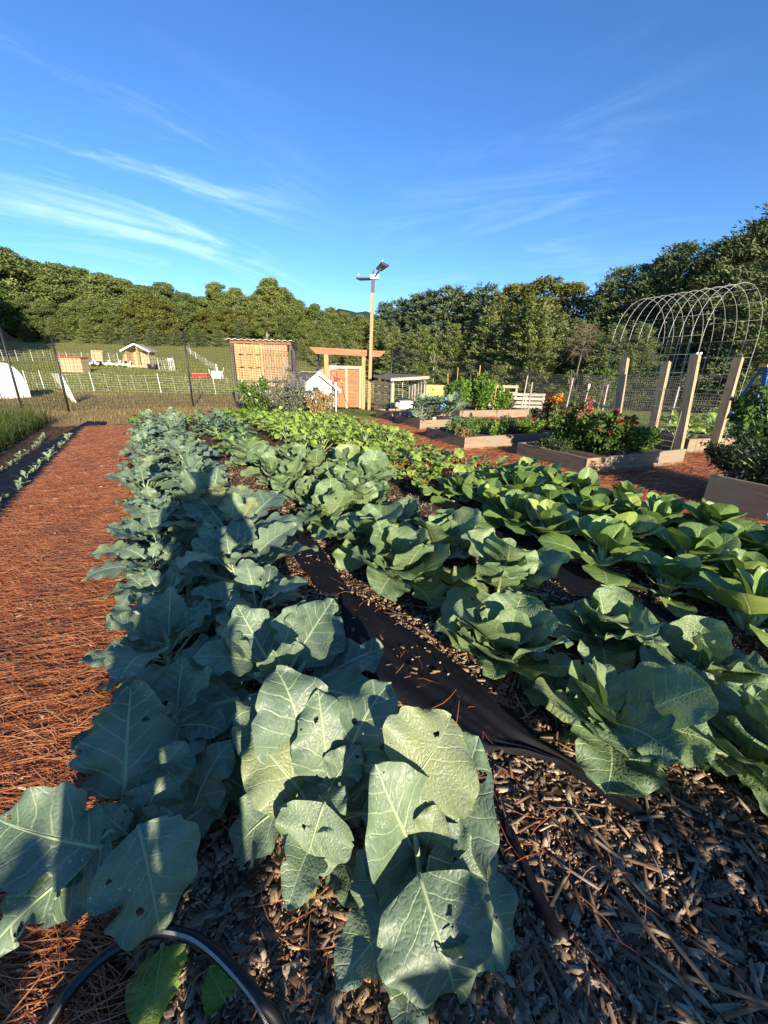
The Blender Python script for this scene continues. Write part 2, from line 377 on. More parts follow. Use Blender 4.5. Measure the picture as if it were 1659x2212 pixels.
# ------------------------------------------------------------------ ground
def ground_material():
    m, t, out = mat('meadow')
    tcn = nd(t, 'ShaderNodeTexCoord'); P = tcn.outputs['Object']
    n1 = nd(t, 'ShaderNodeTexNoise', {'Vector': P, 'Scale': 0.35, 'Detail': 6.0, 'Roughness': 0.6})
    n2 = nd(t, 'ShaderNodeTexNoise', {'Vector': P, 'Scale': 9.0, 'Detail': 6.0, 'Roughness': 0.7})
    n3 = nd(t, 'ShaderNodeTexNoise', {'Vector': P, 'Scale': 60.0, 'Detail': 3.0})
    g = mixc(t, n2.outputs[0], (0.15, 0.165, 0.040), (0.32, 0.29, 0.095))
    g = mixc(t, smooth(t, n1.outputs[0], 0.38, 0.66), g, (0.20, 0.235, 0.055))
    s = nd(t, 'ShaderNodeSeparateXYZ', {0: P})
    yy = mth(t, 'ADD', s.outputs[1], mth(t, 'MULTIPLY', mth(t, 'SUBTRACT', n1.outputs[0], 0.5), 9.0))
    dry = mth(t, 'SUBTRACT', 1.0, smooth(t, yy, 18.5, 21.0))
    xr = mth(t, 'SUBTRACT', 1.0, smooth(t, s.outputs[0], -6.0, -3.0))
    d = mixc(t, n2.outputs[0], (0.22, 0.13, 0.05), (0.46, 0.33, 0.16))
    c = mixc(t, mth(t, 'MULTIPLY', mth(t, 'MULTIPLY', dry, xr), 0.85), g, d)
    c = mixc(t, mth(t, 'MULTIPLY', n3.outputs[0], 0.4), c, (0.4, 0.4, 0.3), 'MULTIPLY')
    bp = nd(t, 'ShaderNodeBump', {'Height': n3.outputs[0], 'Strength': 0.8, 'Distance': 0.06})
    principled(t, out, color=c, rough=0.95, spec=0.15, normal=bp.outputs[0]); return m
def chip_material():
    m, t, out = mat('wood_chip_bed')
    P = nd(t, 'ShaderNodeTexCoord').outputs['Object']
    n0 = nd(t, 'ShaderNodeTexNoise', {'Vector': P, 'Scale': 7.0, 'Detail': 2.0})
    rot = nd(t, 'ShaderNodeVectorRotate', {'Vector': P, 'Axis': (0, 0, 1), 'Angle': mth(t, 'MULTIPLY', n0.outputs[0], 9.0)}, rotation_type='AXIS_ANGLE')
    mp = nd(t, 'ShaderNodeMapping', {'Vector': P, 'Scale': (28, 62, 30), 'Rotation': (0, 0, 0.5)})
    v1 = nd(t, 'ShaderNodeTexVoronoi', {'Vector': mp.outputs[0], 'Scale': 1.0})
    mp2 = nd(t, 'ShaderNodeMapping', {'Vector': P, 'Scale': (70, 26, 30), 'Rotation': (0, 0, -0.4)})
    v2 = nd(t, 'ShaderNodeTexVoronoi', {'Vector': mp2.outputs[0], 'Scale': 1.0})
    r = nd(t, 'ShaderNodeSeparateColor', {0: v1.outputs['Color']}); r2 = nd(t, 'ShaderNodeSeparateColor', {0: v2.outputs['Color']})
    pick = mth(t, 'GREATER_THAN', r2.outputs[1], 0.5)
    rr_ = mth(t, 'ADD', mth(t, 'MULTIPLY', r.outputs[0], 0.6), mth(t, 'MULTIPLY', r2.outputs[0], 0.4))
    c = ramp(t, rr_, [(0.0, (0.018, 0.011, 0.007)), (0.35, (0.07, 0.038, 0.02)), (0.65, (0.16, 0.09, 0.045)), (0.9, (0.33, 0.23, 0.14))])
    dk = smooth(t, v1.outputs['Distance'], 0.1, 0.6)
    c = mixc(t, mth(t, 'MULTIPLY', dk, 0.7), c, (0.014, 0.009, 0.006))
    bp = nd(t, 'ShaderNodeBump', {'Height': mth(t, 'SUBTRACT', 1.0, dk), 'Strength': 0.9, 'Distance': 0.015})
    principled(t, out, color=c, rough=0.9, spec=0.2, normal=bp.outputs[0]); return m
def straw_material():
    m, t, out = mat('pine_straw')
    P = nd(t, 'ShaderNodeTexCoord').outputs['Object']
    f = None
    for i, (rz, sc) in enumerate(((0.5, (7, 120, 9)), (0.15, (8, 140, 9)), (0.95, (7, 110, 9)))):
        mp = nd(t, 'ShaderNodeMapping', {'Vector': P, 'Scale': sc, 'Rotation': (0, 0, rz)})
        n = nd(t, 'ShaderNodeTexNoise', {'Vector': mp.outputs[0], 'Scale': 1.0, 'Detail': 3.0, 'Distortion': 0.8})
        f = n.outputs[0] if f is None else mth(t, 'MAXIMUM', f, n.outputs[0])
    n2 = nd(t, 'ShaderNodeTexNoise', {'Vector': P, 'Scale': 4.0, 'Detail': 5.0})
    f2 = mth(t, 'ADD', f, mth(t, 'MULTIPLY', mth(t, 'SUBTRACT', n2.outputs[0], 0.5), 0.25))
    c = ramp(t, f2, [(0.40, (0.035, 0.010, 0.005)), (0.55, (0.17, 0.045, 0.016)), (0.68, (0.30, 0.095, 0.034)), (0.85, (0.42, 0.19, 0.08))])
    bp = nd(t, 'ShaderNodeBump', {'Height': f, 'Strength': 1.0, 'Distance': 0.02})
    principled(t, out, color=c, rough=0.85, spec=0.25, normal=bp.outputs[0]); return m
def fabric_material():
    m, t, out = mat('landscape_fabric')
    P = nd(t, 'ShaderNodeTexCoord').outputs['Object']
    n = nd(t, 'ShaderNodeTexNoise', {'Vector': P, 'Scale': 3.0, 'Detail': 5.0})
    n2 = nd(t, 'ShaderNodeTexNoise', {'Vector': P, 'Scale': 30.0, 'Detail': 3.0})
    c = mixc(t, smooth(t, n.outputs[0], 0.45, 0.8), (0.0045, 0.0052, 0.0085), (0.010, 0.010, 0.013))
    c = mixc(t, smooth(t, n2.outputs[0], 0.62, 0.75), c, (0.03, 0.022, 0.016))
    w = nd(t, 'ShaderNodeTexWave', {'Vector': nd(t, 'ShaderNodeMapping', {'Vector': P, 'Rotation': (0, 0, 0.54), 'Scale': (160, 160, 1)}).outputs[0], 'Scale': 1.0})
    bp = nd(t, 'ShaderNodeBump', {'Height': mth(t, 'ADD', n2.outputs[0], mth(t, 'MULTIPLY', w.outputs[0], 0.25)), 'Strength': 0.35, 'Distance': 0.01})
    principled(t, out, color=c, rough=0.7, spec=0.2, normal=bp.outputs[0]); return m
M['meadow'] = ground_material(); M['chips'] = chip_material(); M['straw'] = straw_material(); M['fabric'] = fabric_material()

def vnoise(rs, X, Y, sc):          # cheap value noise
    g = rs.rand(64, 64); x, y = X*sc, Y*sc
    xi, yi = np.floor(x).astype(int), np.floor(y).astype(int); fx, fy = x - xi, y - yi
    fx, fy = fx*fx*(3-2*fx), fy*fy*(3-2*fy)
    a = g[xi % 64, yi % 64]; b = g[(xi+1) % 64, yi % 64]; c = g[xi % 64, (yi+1) % 64]; d = g[(xi+1) % 64, (yi+1) % 64]
    return (a*(1-fx) + b*fx)*(1-fy) + (c*(1-fx) + d*fx)*fy
def grid_faces(nu, nv):
    i = np.arange((nu-1)*(nv-1)); r, c = i // (nv-1), i % (nv-1); a = r*nv + c
    return np.stack([a, a+nv, a+nv+1, a+1], 1)
def axis_pts(lo, hi, n, k):
    u = np.linspace(-1, 1, n); u = np.sign(u)*np.abs(u)**k
    return np.where(u < 0, -u*lo, u*hi)
xs = axis_pts(-900, 900, 161, 2.4); ys = 12 + axis_pts(-300, 1400, 181, 2.6)
X, Y_ = np.meshgrid(xs, ys, indexing='ij'); Zg = terrain(X, Y_) - 0.02*0
Vg = np.stack([X, Y_, Zg], -1).reshape(-1, 3)
ground = put('ground', raw_mesh('ground', Vg, grid_faces(161, 181), Vg[:, :2], True), M['meadow']); kind(ground, 'structure')

def st_sheet(name, s0, s1, t0, t1, step, z, amp, m, seed, edge=0.08, crown=0.0):
    rs = np.random.RandomState(seed); n, k = int((s1-s0)/step)+2, int((t1-t0)/step)+2
    s, t = np.meshgrid(np.linspace(s0, s1, n), np.linspace(t0, t1, k), indexing='ij')
    e = edge*(vnoise(rs, s, t*0, 1.3) - .5)*2
    wgt = np.abs(2*(t - t0)/(t1 - t0) - 1)**6
    t2 = t + e*wgt*np.sign(t - (t0+t1)/2)
    zz = z + amp*(vnoise(rs, s, t, 5) - 0.5)*1.3 + amp*(vnoise(rs, s, t, 14) - 0.5)*0.7 + crown*(1 - np.abs(2*(t - t0)/(t1 - t0) - 1)**3)
    zz = np.maximum(zz, z*0.4)
    zz[0, :] = zz[-1, :] = 0.001; zz[:, 0] = zz[:, -1] = 0.001
    V = s[..., None]*np.array(RD) + t2[..., None]*np.array(RR); V[..., 2] = zz
    o = put(name, raw_mesh(name, V.reshape(-1, 3), grid_faces(n, k), np.stack([s, t2], -1).reshape(-1, 2), True), m)
    return kind(o, 'structure')
st_sheet('garden_soil', -3.5, 10.5, -2.15, 4.1, 0.06, 0.016, 0.016, M['chips'], 1)
st_sheet('straw_path', -3.0, 10.0, -1.12, -0.30, 0.05, 0.03, 0.012, M['straw'], 2, 0.05, 0.015)
st_sheet('straw_path', -4.0, 9.4, 3.98, 10.5, 0.08, 0.02, 0.02, M['straw'], 3)

FAB = []
def strip(name, L, R, m, seed, n=90, k=26, z=0.034, amp=0.010, label=None):
    rs = np.random.RandomState(seed)
    def rs_line(P):
        P = [np.array(G(*p)) for p in P]; d = np.concatenate([[0], np.cumsum([np.linalg.norm(P[i+1]-P[i]) for i in range(len(P)-1)])])
        u = np.linspace(0, d[-1], n); return np.stack([np.interp(u, d, [p[j] for p in P]) for j in range(3)], 1)
    A, B = rs_line(L), rs_line(R); w = np.linspace(0, 1, k)
    V = A[:, None]*(1-w[None, :, None]) + B[:, None]*w[None, :, None]
    ss, ww = np.meshgrid(np.linspace(0, 1, n), w, indexing='ij')
    V[..., 2] = z + amp*(vnoise(rs, ss*2.5, ww*9, 1.0) - 0.4)*2 + 0.009*vnoise(rs, ss*5 + ww*2, ww*16, 1.0) + 0.006*(vnoise(rs, ss*9, ww*3, 1.0))
    V[:, 0, 2] = V[:, -1, 2] = 0.016; V[0, :, 2] = V[-1, :, 2] = 0.016
    FAB.append(V[2:-2, 3:-3].reshape(-1, 3))
    return put(name, raw_mesh(name, V.reshape(-1, 3), grid_faces(n, k)[:, ::-1], None, True), m)
fgrp = 'black fabric strips'
tag(strip('weed_fabric', [(735, 1290), (742, 1400), (800, 1480), (905, 1560), (1040, 1640), (1120, 1642), (1200, 1665), (1370, 1782)],
          [(790, 1305), (880, 1370), (960, 1425), (1060, 1505), (1150, 1590), (1250, 1675), (1320, 1725), (1397, 1770)], M['fabric'], 4),
    'wide crumpled black weed fabric strip between the collards and the cabbages', 'weed fabric')
tag(strip('weed_fabric', [(595, 1120), (640, 1220), (700, 1300)], [(645, 1130), (695, 1190), (765, 1300)], M['fabric'], 5),
    'short piece of black weed fabric showing beside the shaded collards halfway up the path', 'weed fabric')
tag(strip('weed_fabric', [(1075, 1780), (1120, 1900), (1150, 1985), (1205, 2062)], [(1092, 1775), (1142, 1890), (1185, 1970), (1232, 2045)], M['fabric'], 6, 30, 6),
    'narrow black fabric fold half buried in the wood chips right of the nearest collard', 'weed fabric')
tag(strip('weed_fabric', [(770, 1010), (900, 1075), (1040, 1150), (1130, 1215), (1240, 1295), (1400, 1390), (1580, 1490), (1900, 1680)],
          [(800, 1005), (940, 1065), (1100, 1140), (1250, 1225), (1400, 1310), (1540, 1385), (1680, 1460), (2000, 1640)], M['fabric'], 7),
    'long black weed fabric strip between the cabbages and the bok choy', 'weed fabric')
tag(strip('weed_fabric', [(-420, 1160), (-60, 1060), (60, 985), (140, 940), (190, 913)], [(-180, 1240), (15, 1125), (120, 1035), (190, 955), (232, 913)], M['fabric'], 8, amp=0.008),
    'dusty black fabric strip with two lines of seedlings left of the straw path', 'weed fabric')

# ------------------------------------------------------------------ loose ground litter
def chips_mesh(name, n, seed, pts_fn, lmin, lmax, z0, thin=1.0):
    rs = np.random.RandomState(seed); P = pts_fn(rs, n); n = len(P)
    L = lmin + (lmax-lmin)*rs.rand(n)**2.6; Wd = L*(0.16 + 0.38*rs.rand(n)); T = 0.002 + 0.005*rs.rand(n)
    Wd = np.minimum(Wd, 0.02)*thin
    az = rs.rand(n)*6.283; tl = rs.normal(0, 0.13, n); rl = rs.normal(0, 0.20, n)
    ux = np.stack([np.cos(az)*np.cos(tl), np.sin(az)*np.cos(tl), np.sin(tl)], 1)
    vx = np.stack([-np.sin(az)*np.cos(rl), np.cos(az)*np.cos(rl), np.sin(rl)], 1); wx = np.cross(ux, vx)
    c = np.array([[-1, -.8, -1], [1, -1, -1], [.85, 1, -1], [-1, .9, -1], [-.9, -.8, 1], [1, -.7, 1], [.8, .9, 1], [-1, .7, 1]])*.5
    c = np.repeat(c[None], n, 0)*(0.8 + 0.4*rs.rand(n, 8, 1))
    z = z0 + rs.rand(n)*0.014
    V = P[:, None] + c[..., :1]*(L[:, None, None]*ux[:, None]) + c[..., 1:2]*(Wd[:, None, None]*vx[:, None]) + c[..., 2:]*(T[:, None, None]*wx[:, None])
    V[..., 2] += z[:, None]
    f = np.array([[4, 5, 6, 7], [0, 4, 7, 3], [1, 2, 6, 5], [0, 1, 5, 4], [2, 3, 7, 6]])
    Fc = (np.arange(n)[:, None, None]*8 + f[None]).reshape(-1, 4)
    UV = np.stack([np.repeat(L[:, None], 8, 1)*(c[..., 0]*8) + rs.rand(n, 1)*9, c[..., 1]*1.2 + rs.rand(n, 1)*9], -1).reshape(-1, 2)
    return raw_mesh(name, V.reshape(-1, 3), Fc, UV)
def near_pts(rs, n):
    r = 0.25 + 5.2*rs.rand(n)**1.75; a = np.radians(-50 + 118*rs.rand(n))
    P = np.stack([r*np.sin(a), r*np.cos(a), np.zeros(n)], 1)
    t = P @ np.array(RR); return P[(t > -0.27) & (t < 3.9)]
M['crumb'] = scatter_mat('chip_crumb', [(0.022, 0.014, 0.009), (0.085, 0.048, 0.027), (0.18, 0.105, 0.06), (0.34, 0.22, 0.125), (0.50, 0.38, 0.25)], 0.9)
M['chip'] = scatter_mat('wood_chip', [(0.07, 0.040, 0.023), (0.17, 0.095, 0.050), (0.28, 0.168, 0.09), (0.39, 0.25, 0.14), (0.35, 0.27, 0.19), (0.60, 0.47, 0.32)], 0.85, True)
kind(put('wood_chips', chips_mesh('wood_chips', 46000, 11, near_pts, 0.008, 0.055, 0.014), M['chip']), 'stuff')
kind(put('chip_crumbs', chips_mesh('chip_crumbs', 42000, 14, near_pts, 0.004, 0.014, 0.016), M['crumb']), 'stuff')
def straw_pts(rs, n):
    s = 0.2 + 7*rs.rand(n)**1.6; t = -1.1 + .8*rs.rand(n); return s[:, None]*np.array(RD) + t[:, None]*np.array(RR)
kind(put('straw_debris', chips_mesh('straw_debris', 420, 15, straw_pts, 0.008, 0.06, 0.055, .5), M['crumb']), 'stuff')
def fabric_pts(rs, n):
    A = np.concatenate(FAB[:4]); q = A[rs.randint(0, len(A), n)] + np.stack([rs.normal(0, .012, n), rs.normal(0, .012, n), np.zeros(n)], 1); r_ = np.hypot(q[:, 0], q[:, 1]); return q[(vnoise(rs, q[:, 0]*1.0 + 30, q[:, 1] + 30, 5.0) > .58) & (r_ < 5)]
kind(put('wood_chips', chips_mesh('wood_chips', 300, 16, fabric_pts, 0.008, 0.045, 0.002), M['chip']), 'stuff')
def splinter_pts(rs, n):
    P = near_pts(rs, n*3); r = np.hypot(P[:, 0], P[:, 1]); t = P @ np.array(RR)
    return P[(r < 2.4) & (t > 0.55)][:n]
kind(put('bark_splinters', chips_mesh('bark_splinters', 700, 12, splinter_pts, 0.04, 0.17, 0.024, .45), M['chip']), 'stuff')
def strands(name, n, seed, s0, s1, t0, t1, spow, lmin, lmax, w, z0, dz, ang0, spread):
    rs = np.random.RandomState(seed); s = s0 + (s1-s0)*rs.rand(n)**spow; t = t0 + (t1-t0)*rs.rand(n)
    P = s[:, None]*np.array(RD) + t[:, None]*np.array(RR)
    L = lmin + (lmax-lmin)*rs.rand(n); az = ang0 + rs.normal(0, spread, n); bend = rs.normal(0, 0.5, n)
    k = 5; u = np.linspace(-.5, .5, k); V = np.zeros((n, k, 2, 3)); wd = w*(0.7 + 0.7*rs.rand(n))*(1 + s*0.16)
    lift = np.abs(rs.normal(0, 0.12, n)); zz = z0 + dz*rs.rand(n)
    for i in range(k):
        a = az + bend*u[i]
        c = P + (L*u[i])[:, None]*np.stack([np.cos(a), np.sin(a), np.zeros(n)], 1)
        c[:, 2] = zz + L*lift*(u[i] + .5)*0.5 + 0.006*np.sin(az*7 + u[i]*6)
        sd_ = np.stack([-np.sin(a), np.cos(a), np.full(n, 0.25)], 1)*(wd*(1 - 1.2*abs(u[i])))[:, None]*.5
        V[:, i, 0] = c - sd_; V[:, i, 1] = c + sd_
    b = np.arange(k-1)*2; f = np.stack([b, b+1, b+3, b+2], 1)
    Fc = (np.arange(n)[:, None, None]*(2*k) + f[None]).reshape(-1, 4)
    return raw_mesh(name, V.reshape(-1, 3), Fc)
M['strand'] = scatter_mat('straw_strand', [(0.09, 0.025, 0.010), (0.27, 0.072, 0.022), (0.41, 0.122, 0.035), (0.50, 0.19, 0.062), (0.46, 0.24, 0.11)], 0.6, patch=True)
A0 = math.atan2(RR.y, RR.x)
kind(put('pine_straw', strands('pine_straw', 46000, 21, -0.9, 9.9, -1.16, -0.26, 1.9, 0.07, 0.22, 0.0019, 0.035, 0.035, A0 - 0.55, 0.42), M['strand']), 'stuff')
kind(put('pine_straw', strands('pine_straw', 30000, 22, 0.0, 9.2, 3.85, 9.0, 1.0, 0.12, 0.28, 0.0035, 0.022, 0.045, A0 - 0.4, 0.7), M['strand']), 'stuff')
kind(put('pine_straw', strands('pine_straw', 500, 23, -0.4, 2.2, -0.25, 0.9, 1.5, 0.06, 0.17, 0.0018, 0.03, 0.02, A0, 1.2), M['strand']), 'stuff')

def blades(name, P, seed, hmin, hmax, w, lean=0.5):
    rs = np.random.RandomState(seed); n = len(P); hgt = hmin + (hmax-hmin)*rs.rand(n); az = rs.rand(n)*6.283; ln = lean*rs.rand(n)
    k = 4; V = np.zeros((n, k, 2, 3)); dr = np.stack([np.cos(az), np.sin(az)], 1); sd_ = np.stack([-np.sin(az), np.cos(az)], 1)
    for i in range(k):
        u = i/(k-1); c = P.copy(); c[:, :2] += dr*(hgt*ln*u*u*1.4)[:, None]; c[:, 2] += hgt*u*(1 - 0.35*ln*u)
        ww = w*(1 - u*0.92)*(0.7 + 0.6*rs.rand(n))
        V[:, i, 0] = c; V[:, i, 1] = c; V[:, i, 0, :2] -= sd_*ww[:, None]; V[:, i, 1, :2] += sd_*ww[:, None]
    b = np.arange(k-1)*2; f = np.stack([b, b+1, b+3, b+2], 1)
    return raw_mesh(name, V.reshape(-1, 3), (np.arange(n)[:, None, None]*(2*k) + f[None]).reshape(-1, 4))
M['grass'] = foliage('tall_grass', [(0.03, 0.06, 0.010), (0.06, 0.10, 0.020), (0.11, 0.135, 0.035), (0.24, 0.20, 0.085)], 0.3, objvar=0)
M['drygrass'] = foliage('dry_grass', [(0.12, 0.12, 0.035), (0.22, 0.17, 0.065), (0.36, 0.26, 0.12), (0.46, 0.35, 0.17)], 0.3, objvar=0)
rs = np.random.RandomState(31)
def st_pts(rs, n, s0, s1, t0, t1):
    s = s0 + (s1-s0)*rs.rand(n); t = t0 + (t1-t0)*rs.rand(n)
    P = s[:, None]*np.array(RD) + t[:, None]*np.array(RR); P[:, 2] = terrain(P[:, 0], P[:, 1]); return P
kind(put('tall_grass', blades('tall_grass', st_pts(rs, 15000, 3.5, 11.6, -5.2, -1.95), 32, 0.16, 0.66, 0.006, 0.9), M['grass']), 'stuff')
def xy_pts(rs, n, x0, x1, y0, y1):
    P = np.zeros((n, 3)); P[:, 0] = x0 + (x1-x0)*rs.rand(n); P[:, 1] = y0 + (y1-y0)*rs.rand(n); P[:, 2] = terrain(P[:, 0], P[:, 1]); return P
Pd = xy_pts(rs, 13000, -15, -4.2, 8.6, 17.5); sd2 = Pd @ np.array(RD)
kind(put('dry_grass', blades('dry_grass', Pd[sd2 > 10.2], 33, 0.02, 0.15, 0.007, 0.9), M['drygrass']), 'stuff')
Pd = xy_pts(rs, 15000, -4.5, 5.5, 11.2, 16.5); sd2 = Pd @ np.array(RD)
kind(put('lawn_grass', blades('lawn_grass', Pd[sd2 > 10.3], 34, 0.03, 0.10, 0.007, 0.9), M['grass']), 'stuff')
Pd = xy_pts(rs, 26000, -34, 3, 17, 46)
kind(put('pasture_grass', blades('pasture_grass', Pd, 35, 0.05, 0.16, 0.02, 0.9), foliage('pasture_blades', [(0.14, 0.17, 0.035), (0.22, 0.235, 0.06), (0.32, 0.28, 0.10)], 0.25, objvar=0)), 'stuff')

# ------------------------------------------------------------------ leaves
SH = {}
def leaf_arrays(L, Wd, pet, seed, e0, e1, cup=0.25, ruf=0.05, shape='collard', nt=14, nu=8, pw=0.006, edge=0.06, curl=0.0, pet_e=None, rfreq=3.0, bites=0.7):
    rs = np.random.RandomState(seed); npt = 3 if pet > 0 else 0
    tt = np.concatenate([np.linspace(-pet/L, 0, npt+1)[:-1], np.linspace(0, 1, nt+1)]) if npt else np.linspace(0, 1, nt+1)
    t = np.clip(tt, 0, 1)
    if shape == 'collard': w = np.sin(np.pi*np.clip(t, 0, 1)**0.80)**0.62*(1 - 0.18*t) * np.where(t < 0.12, 0.55 + 3.7*t, 1)
    elif shape == 'lobecollard': w = np.sin(np.pi*np.clip(t, 0, 1)**0.85)**0.62*(1 - 0.15*t)*np.where(t < 0.12, 0.55 + 3.7*t, 1)*(1 - 0.42*np.exp(-((t - .25)/.055)**2) - 0.16*np.exp(-((t - .62)/.05)**2))
    elif shape == 'cabbage': w = np.sin(np.pi*np.clip(t*0.93 + 0.02, 0, 1)**0.95)**0.5
    elif shape == 'spoon': w = np.sin(np.pi*np.clip(t, 0, 1)**0.95)**0.58
    elif shape == 'lobed': w = np.sin(np.pi*np.clip(t, 0, 1)**1.25)**0.6*(0.62 + 0.38*np.abs(np.sin(5.2*np.pi*t + 0.6)))
    elif shape == 'long': w = np.sin(np.pi*np.clip(t, 0, 1)**0.8)**0.8
    w = np.clip(w, 0.012, None); w[-1] = 0.02
    halfw = np.where(tt <= 0, pw, np.maximum(w*Wd, pw*(1-t)))
    s = (tt - tt[0])/(tt[-1] - tt[0])
    ang = np.radians(e0 + (e1 - e0)*s**1.3)
    ds = np.diff(tt, prepend=tt[0])*L
    y = np.cumsum(np.cos(ang)*ds); z = np.cumsum(np.sin(ang)*ds)
    yaw = rs.normal(0, 0.10)*L*t**2
    u = np.linspace(-1, 1, nu+1); U, T = np.meshgrid(u, tt, indexing='xy'); Tc = np.clip(T, 0, 1)
    ph = rs.rand(8)*6.283; side = np.where(U < 0, 0, 1)
    en = 1 + edge*(np.sin(Tc*21 + ph[0] + side*ph[1]) + 0.45*np.sin(Tc*37 + ph[2] + side*ph[3]) + 0.9*np.sin(Tc*9 + ph[4] + side*2))*np.abs(U)**2*(Tc > 0)
    if nt > 20 and shape in ('collard', 'lobecollard', 'cabbage'):      # insect bites and notches along the margin
        for q in range(rs.randint(2, 6)):
            c_, s_, sd_ = rs.uniform(.12, .95), rs.uniform(.018, .05), rs.randint(0, 2)
            en = en*(1 - bites*rs.uniform(.12, .38)*np.exp(-((Tc - c_)/s_)**2)*(side == sd_)*np.abs(U)**1.5*(Tc > 0))
    X_ = U*halfw[:, None]*en
    dn = cup*halfw[:, None]*np.abs(U)**1.6*np.where(Tc > 0, 1, 1.6) + ruf*L*np.abs(U)**2.2*np.sin(2*np.pi*rfreq*Tc + ph[5] + side*ph[6])*np.clip(Tc*4, 0, 1)
    dn = dn + 0.5*ruf*L*np.sin(2*np.pi*(1.1*Tc) + U*2.2 + ph[7])*np.clip(Tc*2, 0, 1)*np.abs(U)
    if curl: dn = dn - curl*halfw[:, None]*np.clip(np.abs(U) - .55, 0, 1)**1.5*3*Tc
    ca, sa = np.cos(ang)[:, None], np.sin(ang)[:, None]
    V = np.stack([X_ + yaw[:, None], y[:, None] - sa*dn, z[:, None] + ca*dn], -1).reshape(-1, 3)
    UV = np.stack([X_/L, T + 0*U], -1).reshape(-1, 2)
    return V, grid_faces(len(tt), nu+1)[:, ::-1], UV
def leaf_mesh(name, **k):
    V, Fc, UV = leaf_arrays(**k); return raw_mesh(name, V, Fc, UV, True)
def xform(V, az, tilt=0.0, roll=0.0, loc=(0, 0, 0), sc=1.0):
    Mx = Matrix.Rotation(az, 3, 'Z') @ Matrix.Rotation(tilt, 3, 'X') @ Matrix.Rotation(roll, 3, 'Y')
    return (V*sc) @ np.array(Mx).T + np.array(loc)
def join_leaves(name, specs):
    Vs, Fs, Us, o = [], [], [], 0
    for kw, tr in specs:
        V, Fc, UV = leaf_arrays(**kw); V = xform(V, **tr)
        Vs.append(V); Fs.append(Fc + o); Us.append(UV); o += len(V)
    return raw_mesh(name, np.concatenate(Vs), np.concatenate(Fs), np.concatenate(Us), True)

M['collard'] = leafmat('collard_leaf', (0.072, 0.122, 0.074), (0.152, 0.215, 0.116), (0.34, 0.42, 0.24), bloom=(0.20, 0.25, 0.205), rough=0.48, nv=6.0, tilt=0.75, holes=0.22, powder=0.75, trans=0.14, yell=(0.26, 0.26, 0.06))
M['cabbage'] = leafmat('cabbage_leaf', (0.075, 0.130, 0.056), (0.172, 0.245, 0.098), (0.40, 0.48, 0.21), bloom=(0.20, 0.29, 0.18), rough=0.5, nv=7.0, tilt=0.55, holes=0.16, powder=0.5, trans=0.18, veinw=0.055, pucker=0.8, yell=(0.32, 0.34, 0.08))
M['bok'] = leafmat('bok_choy_leaf', (0.080, 0.148, 0.036), (0.168, 0.260, 0.066), (0.38, 0.48, 0.20), rough=0.42, nv=6.0, tilt=1.15, trans=0.16, veinw=0.07, pucker=0.3, yell=(0.34, 0.40, 0.08))
M['mustard'] = leafmat('mustard_leaf', (0.180, 0.290, 0.036), (0.33, 0.46, 0.080), (0.45, 0.55, 0.18), rough=0.5, nv=6.0, tilt=0.7, trans=0.25, pucker=0.6)
M['chard'] = leafmat('beet_leaf', (0.15, 0.24, 0.034), (0.34, 0.44, 0.085), (0.34, 0.36, 0.14), rough=0.35, nv=6.0, tilt=0.7, trans=0.25, pucker=0.9)
M['kale'] = leafmat('kale_leaf', (0.065, 0.120, 0.060), (0.125, 0.20, 0.100), (0.26, 0.35, 0.20), rough=0.5, nv=6.0, tilt=0.7, trans=0.15)
M['celery'] = leafmat('celery_leaf', (0.13, 0.235, 0.022), (0.25, 0.39, 0.045), (0.36, 0.48, 0.14), rough=0.4, nv=6.0, tilt=0.7, trans=0.3)
M['seedling'] = leafmat('seedling_leaf', (0.13, 0.21, 0.10), (0.24, 0.32, 0.17), (0.36, 0.44, 0.28), rough=0.5, trans=0.2)
M['stem'] = flat('green_stem', (0.23, 0.31, 0.14), 0.45, noise=0.15, scale=40)
M['bokstem'] = flat('pale_stalk', (0.30, 0.40, 0.17), 0.35, noise=0.12, scale=30)
M['redstem'] = flat('red_stalk', (0.25, 0.012, 0.03), 0.35, noise=0.2, scale=30)
M['dead'] = leafmat('withered_leaf', (0.30, 0.24, 0.09), (0.52, 0.44, 0.20), (0.55, 0.48, 0.26), rough=0.7, trans=0.2)

def collard_kw(r, scale=1.0, hi=True):
    L = r.uniform(0.17, 0.25)*scale; inner = r.random()
    return dict(L=L, Wd=L*r.uniform(0.36, 0.47), pet=L*r.uniform(0.35, 0.6), seed=r.randrange(10**6), e0=r.uniform(48, 74) - 18*(1-inner), e1=r.uniform(-35, 45) if inner < .6 else r.uniform(40, 75),
                cup=r.uniform(0.05, 0.35), ruf=r.uniform(0.03, 0.065), shape=r.choice(('collard', 'collard', 'lobecollard')), nt=26 if hi else 7, nu=12 if hi else 5, pw=0.006, edge=0.036, curl=r.uniform(0, .25))
def cabbage_kw(r, scale=1.0, hi=True):
    L = r.uniform(0.17, 0.26)*scale; inner = r.random()
    return dict(L=L, Wd=L*r.uniform(0.42, 0.55), pet=L*r.uniform(0.12, 0.3), seed=r.randrange(10**6), e0=r.uniform(30, 60) + 22*(inner > .6), e1=r.uniform(-45, 20) if inner < .6 else r.uniform(45, 85),
                cup=r.uniform(0.15, 0.5), ruf=r.uniform(0.035, 0.08), shape='cabbage', nt=30 if hi else 7, nu=14 if hi else 6, pw=0.008, edge=0.036, curl=r.uniform(0, .3), rfreq=r.uniform(2, 3.8))
r = random.Random(7)
COL = [leaf_mesh('collard_leaf', **collard_kw(r)) for _ in range(16)]
CAB = [leaf_mesh('cabbage_leaf', **cabbage_kw(r)) for _ in range(16)]
for m_ in COL: m_.materials.append(M['collard'])
for m_ in CAB: m_.materials.append(M['cabbage'])

